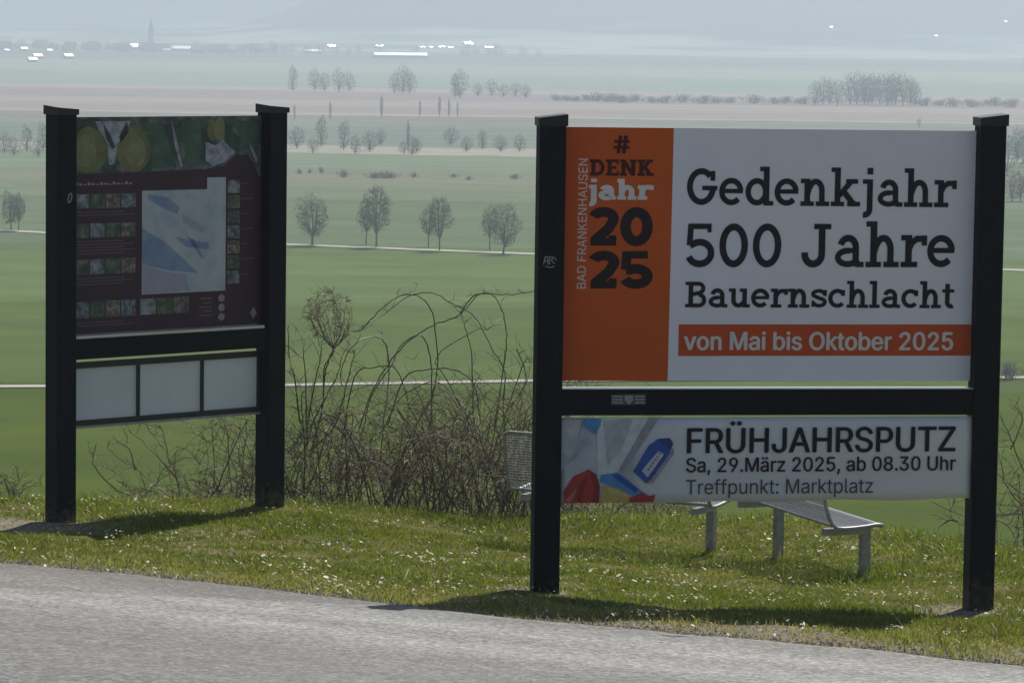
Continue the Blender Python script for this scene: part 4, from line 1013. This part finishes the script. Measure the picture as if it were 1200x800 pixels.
for u, v_, d in ((974, 31, 5500), (1097, 37, 5400), (1178, 29, 5600), (1035, 7, 5900)):
    put_house(hg, u, v_, d, 0.51, 'lone white house high on the hazy hillside above the big board', GW, .4)
hd = make_house(14, 9, 5.0, 4.0, M['far_roof'])
GD = 'dark roofed houses of the far village'
for i in range(26):
    u = random.uniform(0, 330); v_ = random.uniform(60, 67); put_house(hd, u, v_, random.uniform(3900, 4300), random.uniform(-.8, .8), 'dim hazy house with a dark roof in the far village', GD, random.uniform(.8, 1.2))
ch = empty('village_church', (0, 0, 0)); q = far_at(177, 58, 4300); ch.location = (q[0], q[1], far_z(q[0], q[1]))
tag(ch, 'faint church tower with a pointed spire above the far village', 'church')
MB().box(-3.5, 3.5, -3.5, 3.5, -3, 22).box(3.6, 24, -5, 5, -3, 8).build('wall', M['far_wall'], ch)
sp_ = MB(); sp_.poly([(-3.8, -3.8, 22), (3.8, -3.8, 22), (0, 0, 40)]); sp_.poly([(3.8, -3.8, 22), (3.8, 3.8, 22), (0, 0, 40)]); sp_.poly([(3.8, 3.8, 22), (-3.8, 3.8, 22), (0, 0, 40)]); sp_.poly([(-3.8, 3.8, 22), (-3.8, -3.8, 22), (0, 0, 40)])
sp_.build('spire', M['far_roof'], ch)
GV = 'trees among the far village houses'
for i in range(46):
    u = random.choice([random.uniform(0, 330), random.uniform(330, 640)]); plant(F1, u, random.uniform(66, 70), random.uniform(8, 15), 'dim hazy tree among the far village houses', 'tree', GV, d=random.uniform(3900, 4250), wide=1.4)

# ------------------------------------------------------------------ brambles and shrubs on the crest
def up_line(mb, uv, d, r0, r1, jit=0.25, R=rng, n=5):
    """a cane through the given sight lines, wandering a little in depth"""
    P = []; off = 0; uv = [(u + R.normal(0, 1.2), v_ + R.normal(0, 1.2)) for u, v_ in uv]; r0 *= .72; r1 *= .75
    for i, (u, v_) in enumerate(uv):
        off += R.normal(0, jit * .4); P.append(pix(u, v_, d + off))
    Q = []
    m_ = len(P)
    for i in range(m_ - 1):
        p0, p1, p2, p3 = P[max(i - 1, 0)], P[i], P[i + 1], P[min(i + 2, m_ - 1)]
        for t in np.linspace(0, 1, 6)[:-1]:
            Q.append(.5 * (2 * p1 + (p2 - p0) * t + (2 * p0 - 5 * p1 + 4 * p2 - p3) * t * t + (3 * p1 - p0 - 3 * p2 + p3) * t ** 3))
    Q.append(P[-1]); Q = [q + R.normal(0, .0035, 3) for q in Q]; mb.tube(Q, r0, r1, n=n); return Q
def Z6(*pts): return [(330 + a / 2.667, 320 + b_ / 2.667) for a, b_ in pts]

def twigs_on(tw, Q, R, k, L, r=.0035, sub=1):
    for _ in range(k):
        i = R.integers(1, len(Q)); p = Q[i]; d = R.normal(0, 1, 3) * np.array([1, .8, .5]) + np.array([0, 0, .55]); d /= np.linalg.norm(d)
        l = L * R.uniform(.4, 1.1); pts = [p]; q = p
        for s_ in range(4):
            d = d + R.normal(0, .22, 3); d /= np.linalg.norm(d); q = q + d * l / 4; pts.append(q)
        tw.tube(pts, r, r * .5, n=3)
        if sub: twigs_on(tw, pts, R, 2, L * .45, r * .75, sub - 1)

def arching(R, x, y, h, reach, lean=None):
    """one cane from the ground: rises, bends over under its own weight"""
    az = R.uniform(0, 6.28) if lean is None else lean; c_, s_ = math.cos(az), math.sin(az); z0 = tz(x, y) - .1
    P = []; dr = R.uniform(.1, 1.25)
    w1, w2, a1_, a2_ = R.uniform(2, 5), R.uniform(2, 5), R.uniform(0, 6), R.uniform(0, 6)
    for t in np.linspace(0, 1, 12):
        rr = reach * t ** 1.2; wv = .05 * t * math.sin(w1 * t + a1_); P.append(np.array([x + c_ * rr + wv + R.normal(0, .014), y + s_ * rr * .6 + .05 * t * math.sin(w2 * t + a2_), z0 + h * math.sin(t * (1.45 + dr)) * (1 - .12 * t) + R.normal(0, .010)]))
    return P

def bush_at(name, label, us, d0, dvar, n, hfun, seed, kt=8, L=.34, cat='shrub', reach=.5, dense=1.0):
    R = np.random.default_rng(seed); c_u = sum(us) / 2; c_ = pix(c_u, 600, d0)
    root = empty(name, (0, 0, 0)); mb = MB(); tw = MB()
    for i in range(n):
        u = R.uniform(*us); d = d0 + R.uniform(-dvar, dvar); x = pix(u, 600, d)[0]
        h = hfun(u) * R.uniform(.35, 1.0); P = arching(R, x, d, h, reach * R.uniform(.2, 1.2))
        mb.tube(P, R.uniform(.004, .009), .0022, n=4); twigs_on(tw, P, R, kt, L)
    base = np.array([c_[0], d0, tz(c_[0], d0)])
    root['_b'] = 0; del root['_b']
    return root, mb, tw, base
def finish(root, mb, tw, base, label, cat, group=None):
    root.location = base
    for b_, nm, mt in ((mb, 'canes', M['cane']), (tw, 'twigs', M['dry_twig'])):
        if b_.v:
            b_.v = [tuple(np.array(q) - base) for q in b_.v]; b_.build(nm, mt, root)
    tag(root, label, cat, group)

D0 = 32.6
def hpx2m(px): return px * D0 / FP
# (a) upright shrub right of the information board
root, mb, tw, base = bush_at('bare_shrub', '', (326, 415), D0, .7, 34, lambda u: hpx2m(165), 51, kt=9, L=.42, reach=.7)
R = np.random.default_rng(5)
for pts in (Z6((70, 740), (73, 620), (75, 560), (66, 460), (64, 390), (68, 370)), Z6((75, 560), (110, 460), (150, 370), (175, 310), (190, 262)), Z6((90, 560), (160, 480), (210, 320), (232, 240)), Z6((85, 560), (125, 420), (132, 310), (150, 262), (166, 228)),
            Z6((60, 470), (40, 330), (28, 250), (24, 160)), Z6((80, 520), (74, 330), (66, 240)), Z6((80, 480), (100, 330), (120, 240)), Z6((30, 740), (50, 640), (75, 560)), Z6((20, 560), (60, 520), (72, 500)), Z6((130, 450), (190, 500), (210, 520))):
    Q = up_line(mb, pts, D0, .014, .005); twigs_on(tw, Q, R, 9, .28)
# broom of twigs at its top
bc = pix(384, 371, D0 + .6); b0 = pix(391, 408, D0 + .6); lim = []
for i in range(16):
    d = R.normal(0, 1, 3); d[2] = abs(d[2]) * .8 - .1; d /= np.linalg.norm(d); q = bc + d * np.array([.25, .24, .27]) * R.uniform(.8, 1.08)
    mid = b0 * .5 + q * .5 + np.array([(q - bc)[0] * .45, 0, -.03]) + R.normal(0, .02, 3)
    P = [(1 - t) ** 2 * b0 + 2 * t * (1 - t) * mid + t * t * q + R.normal(0, .005, 3) for t in np.linspace(0, 1, 8)]; lim += P[2:]
    mb.tube(P, .0055, .0018, n=3)
lim = np.array(lim)
for i in range(230):
    d = R.normal(0, 1, 3); d /= np.linalg.norm(d); q = bc + d * np.array([.26, .25, .28]) * R.uniform(.3, 1.0) ** .5 * R.uniform(.85, 1.1)
    p = lim[int(np.argmin(np.linalg.norm(lim - q, axis=1)))]; mid = (p + q) / 2 + R.normal(0, .02, 3)
    tw.tube([p, mid, q, q + R.normal(0, .03, 3) + d * .02], .0026, .0014, n=3); twigs_on(tw, [p, mid, q], R, 2, .07, .0018, 0)
up_line(mb, Z6((165, 225), (158, 260), (140, 300), (130, 350)), D0 + .5, .014, .010)
finish(root, mb, tw, base, 'upright bare shrub with a round twig broom right of the information board', 'shrub')
# (b) arching brambles in the middle
root, mb, tw, base = bush_at('bramble_bush', '', (400, 520), D0, .9, 64, lambda u: hpx2m(150), 52, kt=7, L=.50, reach=1.3)
CANES = [Z6((330, 660), (360, 600), (410, 490), (465, 390), (483, 300), (483, 180), (468, 110), (430, 76), (380, 70), (330, 96), (280, 140), (240, 172), (215, 180)),
         Z6((620, 560), (560, 420), (500, 345), (430, 350), (360, 400), (300, 520)), Z6((300, 600), (325, 470), (334, 300), (318, 215), (270, 198), (220, 228), (195, 300), (190, 350)), Z6((470, 480), (466, 300), (455, 215), (420, 198), (372, 216), (345, 280), (280, 390), (250, 520)),
         Z6((240, 480), (290, 360), (345, 270), (400, 205), (470, 160), (550, 128), (620, 68), (660, 70), (690, 130), (705, 210), (690, 310), (660, 480)), Z6((200, 625), (270, 630), (340, 655), (430, 690), (520, 720)), Z6((320, 720), (340, 655), (240, 560), (190, 500), (130, 430)),
         Z6((330, 470), (380, 330), (450, 300), (540, 300), (600, 350), (620, 470)), Z6((190, 560), (230, 330), (290, 296), (360, 310), (400, 430))]
for pts in CANES:
    Q = up_line(mb, pts, D0 - .2, .0095, .0065); twigs_on(tw, Q, R, 5, .22)
finish(root, mb, tw, base, 'bramble thicket with long arching canes midway between the two boards', 'bush')
# (c) tangle before the big board
root, mb, tw, base = bush_at('bramble_bush', '', (500, 645), D0 + .2, .9, 105, lambda u: hpx2m(195), 53, kt=8, L=.48, reach=1.3)
for pts in (Z6((700, 560), (694, 420), (692, 310), (660, 230), (600, 140), (540, 95), (470, 66), (400, 74), (330, 120), (260, 160)), Z6((610, 560), (598, 420), (592, 270), (578, 190), (562, 125)), Z6((640, 640), (680, 400), (705, 210)), Z6((560, 420), (520, 330), (480, 260), (600, 180), (640, 178)),
            Z6((640, 640), (700, 440), (760, 280), (775, 270)), Z6((560, 128), (600, 80), (640, 66), (720, 70), (790, 50)), Z6((740, 240), (760, 330), (700, 430))):
    Q = up_line(mb, pts, D0 + .1, .0095, .0055); twigs_on(tw, Q, R, 6, .22)
finish(root, mb, tw, base, 'dense brown bramble tangle against the left post of the big board', 'bush')
# (d) low twigs behind the lower banner
root, mb, tw, base = bush_at('bramble_bush', '', (650, 800), D0 + .1, .5, 46, lambda u: hpx2m(78 if u < 720 else 45), 54, kt=8, L=.26, reach=.8)
finish(root, mb, tw, base, 'low brown bramble twigs showing under the lower banner of the big board', 'bush')
# (e) sparse shrub under the display case
root, mb, tw, base = bush_at('bare_shrub', '', (180, 332), D0, .5, 70, lambda u: hpx2m(150 if u > 265 else 75), 55, kt=8, L=.30, reach=.9)
Z5 = lambda *pts: [(a / 3.334, 380 + b_ / 3.334) for a, b_ in pts]
for pts in (Z5((690, 690), (600, 620), (530, 560), (470, 540), (420, 490)), Z5((700, 670), (680, 560), (640, 480), (590, 420), (575, 400)), Z5((690, 600), (620, 530), (560, 460), (510, 420)), Z5((560, 690), (450, 640), (390, 580), (365, 540), (370, 470)),
            Z5((500, 640), (470, 590), (420, 560)), Z5((825, 690), (830, 560), (820, 380)), Z5((830, 470), (770, 430), (730, 390)), Z5((840, 660), (890, 540), (930, 430), (970, 370)), Z5((980, 690), (870, 655), (720, 590), (690, 595)), Z5((660, 560), (640, 440), (625, 400)), Z5((530, 570), (505, 500), (495, 450))):
    Q = up_line(mb, pts, D0 - .2, .010, .0045); twigs_on(tw, Q, R, 6, .2)
finish(root, mb, tw, base, 'sparse bare shrub with spreading stems under the empty display case', 'shrub')
# (f) shrub at the right edge
root, mb, tw, base = bush_at('bare_shrub', '', (1165, 1300), D0 - 2.0, .5, 30, lambda u: hpx2m(190), 56, kt=7, L=.32)
Z8 = lambda *pts: [(800 + a / 3, 560 + b_ / 3) for a, b_ in pts]
for pts in (Z8((1330, 330), (1190, 290), (1130, 250), (1085, 220)), Z8((1200, 260), (1130, 160), (985, 130), (870, 85)), Z8((970, 148), (920, 155), (850, 230)), Z8((1200, 125), (1090, 125)), Z8((1230, 80), (1160, 30), (1100, -20)), Z8((940, 110), (960, 60)), Z8((1200, 100), (1140, 20), (1120, -60)),
            Z8((1300, 200), (1180, -60), (1150, -150), (1120, -200)), Z8((1150, -100), (1200, -200), (1170, -250)), Z8((965, 260), (1020, 220), (1060, 200))):
    Q = up_line(mb, pts, D0 - 2.6, .011, .0045); twigs_on(tw, Q, R, 6, .25)
finish(root, mb, tw, base, 'bare shrub with long crooked branches right of the big board', 'shrub')
# (g) small bush at the left edge
root, mb, tw, base = bush_at('bare_shrub', '', (2, 26), D0 - .4, .3, 16, lambda u: hpx2m(80), 57, kt=6, L=.22, reach=.25)
finish(root, mb, tw, base, 'small bare shrub at the left edge beside the information board post', 'shrub')

# ------------------------------------------------------------------ grass, weeds and daisies on the bank
def grass_points(n, seed):
    R = np.random.default_rng(seed)
    d = R.uniform(18.6, 33.0, n * 2); x = R.uniform(-1, 1, n * 2) * (d * .175 + .5)
    ok = d > edge_y(x) + edge_rag(x) + .02
    x, d = x[ok][:n], d[ok][:n]
    return x, d, R
def turf_z(x, y):
    i = np.clip(np.searchsorted(gx, x) - 1, 0, nx - 2); j = np.clip(np.searchsorted(gy, y) - 1, 0, ny - 2)
    fx = (x - gx[i]) / (gx[i + 1] - gx[i]); fy = (y - gy[j]) / (gy[j + 1] - gy[j])
    return (GZ[j, i] * (1 - fx) + GZ[j, i + 1] * fx) * (1 - fy) + (GZ[j + 1, i] * (1 - fx) + GZ[j + 1, i + 1] * fx) * fy
def blades(name, x, y, R, h, w, leanv, mat, zoff=-.005):
    n = len(x); z = turf_z(x, y) + zoff
    az = R.uniform(0, 2 * math.pi, n); bx_, by_ = np.cos(az) * w / 2, np.sin(az) * w / 2
    la = R.uniform(0, 2 * math.pi, n); ll = np.abs(R.normal(0, leanv, n)) * h
    mx, my = np.cos(la) * ll, np.sin(la) * ll
    v0 = np.stack([x - bx_, y - by_, z], -1); v1 = np.stack([x + bx_, y + by_, z], -1)
    k_ = .55
    v2 = np.stack([x + bx_ * .8 + mx * .35, y + by_ * .8 + my * .35, z + h * k_], -1); v3 = np.stack([x - bx_ * .8 + mx * .35, y - by_ * .8 + my * .35, z + h * k_], -1)
    v4 = np.stack([x + mx, y + my, z + h], -1)
    V = np.stack([v0, v1, v2, v3, v4], 1).reshape(-1, 3); b_ = np.arange(n)[:, None] * 5
    F = np.concatenate([b_ + np.array([0, 1, 2]), b_ + np.array([0, 2, 3]), b_ + np.array([3, 2, 4])], 0)
    return link_mesh(name, np_mesh(name, V, F), mat)
def grass_mat(name, stops, trans=.45):
    m, nt, p = material(name)
    g = nd(nt, 'ShaderNodeNewGeometry'); v = obj_coord(nt)
    n = noise(nt, .9, 4, v); n2 = noise(nt, 6, 3, v)
    a = nd(nt, 'ShaderNodeMath', operation='MULTIPLY_ADD'); nt.links.new(g.outputs['Random Per Island'], a.inputs[0]); a.inputs[1].default_value = .75
    b_ = nd(nt, 'ShaderNodeMath', operation='MULTIPLY_ADD'); nt.links.new(n.outputs['Fac'], b_.inputs[0]); b_.inputs[1].default_value = 1.0
    c_ = nd(nt, 'ShaderNodeMath', operation='MULTIPLY'); nt.links.new(n2.outputs['Fac'], c_.inputs[0]); c_.inputs[1].default_value = .35
    nt.links.new(c_.outputs[0], b_.inputs[2]); nt.links.new(b_.outputs[0], a.inputs[2])
    dr = nd(nt, 'ShaderNodeAttribute', attribute_name='dry'); a0 = a
    a = nd(nt, 'ShaderNodeMath', operation='MULTIPLY_ADD'); nt.links.new(dr.outputs['Fac'], a.inputs[0]); a.inputs[1].default_value = .55; nt.links.new(a0.outputs[0], a.inputs[2])
    d_ = nd(nt, 'ShaderNodeMath', operation='MULTIPLY'); nt.links.new(a.outputs[0], d_.inputs[0]); d_.inputs[1].default_value = 1 / 2.1
    r = ramp(nt, d_.outputs[0], stops); twoside_leaf(nt, p, r.outputs[0], trans); return m
GM = grass_mat('short_grass', [(.28, (.095, .135, .016)), (.44, (.155, .190, .030)), (.58, (.215, .225, .058)), (.70, (.31, .28, .125)), (.85, (.50, .46, .28))])
x, y, R = grass_points(430000, 61)
dist = y - edge_y(x)
lush = fbm(x * .8, y * .8, 71); fine = fbm(x * 3, y * 3, 75)
def at_grid(A, x, y):
    i = np.clip(np.searchsorted(gx, x) - 1, 0, nx - 2); j = np.clip(np.searchsorted(gy, y) - 1, 0, ny - 2); fx = (x - gx[i]) / (gx[i + 1] - gx[i]); fy = (y - gy[j]) / (gy[j + 1] - gy[j])
    return (A[j, i] * (1 - fx) + A[j, i + 1] * fx) * (1 - fy) + (A[j + 1, i] * (1 - fx) + A[j + 1, i + 1] * fx) * fy
keep = R.uniform(0, 1, len(x)) < np.clip((.3 + 1.0 * lush) * (1 - .88 * np.clip(at_grid(bare_v, x, y) * (.6 + .8 * fine), 0, 1)), .03, 1)
for (pu, pv_, pd, pr_) in ((638, 694, 24.5, .35), (1125, 706, 24.8, .4), (30, 614, 28.0, .8)):
    c_ = pix(pu, pv_, pd); keep &= (np.hypot(x - c_[0], (y - c_[1]) * .8) > pr_ * R.uniform(.2, 1.0, len(x)))
x, y, lush, fine, dist = x[keep], y[keep], lush[keep], fine[keep], dist[keep]
h = .68 * (.022 + .055 * np.clip(fine * 1.5 - .35, 0, 1) + .05 * np.clip((lush - .5) * 3, 0, 1)) * R.uniform(.5, 1.3, len(x)) * (.55 + .45 * smooth(dist / 1.2))
dry = np.clip((1 - smooth(dist / 2.6)) * (.35 + .9 * fbm(x * .9, y * .9, 83)) + .9 * np.clip(fbm(x * .55, y * .55, 84) - .52, 0, 1) - .22, -.25, 1)
go = tag(blades('grass', x, y, R, h, R.uniform(.005, .011, len(x)), .75, GM), kind='stuff')
go.data.attributes.new('dry', 'FLOAT', 'POINT').data.foreach_set('value', np.repeat(dry, 5).astype(np.float32))
# longer tufts on the crest and round the bench legs
x, y, R = grass_points(60000, 62)
crest = np.interp(x, [pix(u, 600, d)[0] for u, d in ((10, 30.6), (200, 31.2), (400, 31.6), (700, 31.8), (900, 31.6), (1075, 30.2), (1190, 28.4))], [30.6, 31.2, 31.6, 31.8, 31.6, 30.2, 28.4])
pat = fbm(x * 1.1, y * 1.1, 81)
k_ = (np.exp(-((y - crest) / .8) ** 2) * .75 + np.clip((pat - .56) * 6, 0, 1) * (x > -.2) * (y > 26) * .9 + np.clip((pat - .62) * 5, 0, 1) * .5) > R.uniform(0, 1, len(x))
x, y = x[k_], y[k_]
tag(blades('tall_grass', x, y, R, R.uniform(.04, .13, len(x)), R.uniform(.006, .012, len(x)), .8, grass_mat('tufted_grass', [(.3, (.085, .13, .022)), (.5, (.15, .19, .04)), (.68, (.24, .25, .08)), (.82, (.46, .44, .26))], .5)), kind='stuff')
# white daisies: little discs on the turf, in drifts
x, y, R = grass_points(9000, 63)
pat = fbm(x * 1.3, y * 1.3, 91); k_ = np.clip((pat - .46) * 3.2, 0.02, 1) * (y > edge_y(x) + .5) > R.uniform(0, 1, len(x)) * 1.3
x, y = x[k_][:420], y[k_][:420]
for cx_, cy_ in list(zip(*[q[400:478] for q in grass_points(600, 67)[:2]])):       # tight little drifts
    if cy_ < edge_y(cx_) + .5: continue
    n_ = R.integers(4, 16); x = np.append(x, cx_ + R.normal(0, .10, n_)); y = np.append(y, cy_ + R.normal(0, .07, n_))
z = turf_z(x, y) + R.uniform(.03, .07, len(x)); r = R.uniform(.006, .013, len(x)) * (1 + .8 * (R.uniform(0, 1, len(x)) > .9))
ta, tb = R.normal(0, .35, len(x)), R.normal(-.25, .3, len(x))
V = []
for j in range(7):
    if j == 0: V.append(np.stack([x, y, z - .002], -1))
    else:
        a = j * math.pi / 3; V.append(np.stack([x + r * math.cos(a), y + r * math.sin(a), z + ta * r * math.cos(a) + tb * r * math.sin(a)], -1))
V = np.stack(V, 1).reshape(-1, 3); b_ = np.arange(len(x))[:, None] * 7
F = np.concatenate([b_ + np.array([0, j, j % 6 + 1]) for j in range(1, 7)], 0)
m, nt, p = material('white_petals'); rp = nd(nt, 'ShaderNodeNewGeometry'); rr = ramp(nt, rp.outputs['Random Per Island'], [(.0, (.62, .62, .56)), (.6, (.82, .82, .80)), (.9, (.72, .70, .55))])
twoside_leaf(nt, p, rr.outputs[0], .4, .6, (1, 1, .95))
tag(link_mesh('daisies', np_mesh('daisies', V, F), m), kind='stuff')
x, y, R = grass_points(9000, 66); k_ = R.uniform(0, 1, len(x)) < np.clip(fbm(x * 1.7, y * 1.7, 95) * 2.2 - .6, .05, 1); x, y = x[k_][:4200], y[k_][:4200]
z = turf_z(x, y) + R.uniform(.012, .05, len(x)); L_ = R.uniform(.008, .022, len(x)); W_ = L_ * R.uniform(.25, .6, len(x)); az = R.uniform(0, 6.28, len(x)); t1, t2 = R.normal(0, .4, len(x)), R.normal(0, .4, len(x))
V = np.stack([np.stack([x + a * L_ * np.cos(az) - b_ * W_ * np.sin(az), y + a * L_ * np.sin(az) + b_ * W_ * np.cos(az), z + a * L_ * t1 + b_ * W_ * t2], -1) for a, b_ in ((-1, 0), (0, -1), (1, 0), (0, 1))], 1).reshape(-1, 3)
m, nt, p = material('dry_leaf'); g = nd(nt, 'ShaderNodeNewGeometry'); r_ = ramp(nt, g.outputs['Random Per Island'], [(0, (.16, .13, .07)), (.5, (.38, .34, .20)), (.85, (.58, .55, .40))]); twoside_leaf(nt, p, r_.outputs[0], .35, .5, (1, 1, .8))
tag(link_mesh('dry_leaves', np_mesh('dry_leaves', V, np.arange(len(V)).reshape(-1, 4)), m), kind='stuff')
# loose stones and crumbs on the bare verge
R = np.random.default_rng(64); mb = MB(); n = 4200
xs_ = R.uniform(-4.6, 4.0, n); ds_ = np.abs(R.normal(0, .30, n)) - .22
ys_ = edge_y(xs_) + edge_rag(xs_) + ds_; zs_ = turf_z(xs_, ys_)
for a, b_, c_ in zip(xs_, ys_, zs_):
    s_ = R.uniform(.006, .018); q = R.uniform(.6, 1.2, 6) * s_
    i = len(mb.v); mb.v += [(a + q[0], b_, c_ + .012), (a - q[1], b_ + q[1] * .3, c_ + .012), (a, b_ + q[2], c_ + .012), (a, b_ - q[3], c_ + .012), (a, b_, c_ + .014 + q[4] * .8), (a, b_, c_ - .01)]
    mb.f += [(i, i + 2, i + 4), (i + 2, i + 1, i + 4), (i + 1, i + 3, i + 4), (i + 3, i, i + 4)]
tag(mb.build('gravel', plain_mat('verge_stones', (.24, .22, .19), .85, .45, 40)), kind='stuff')
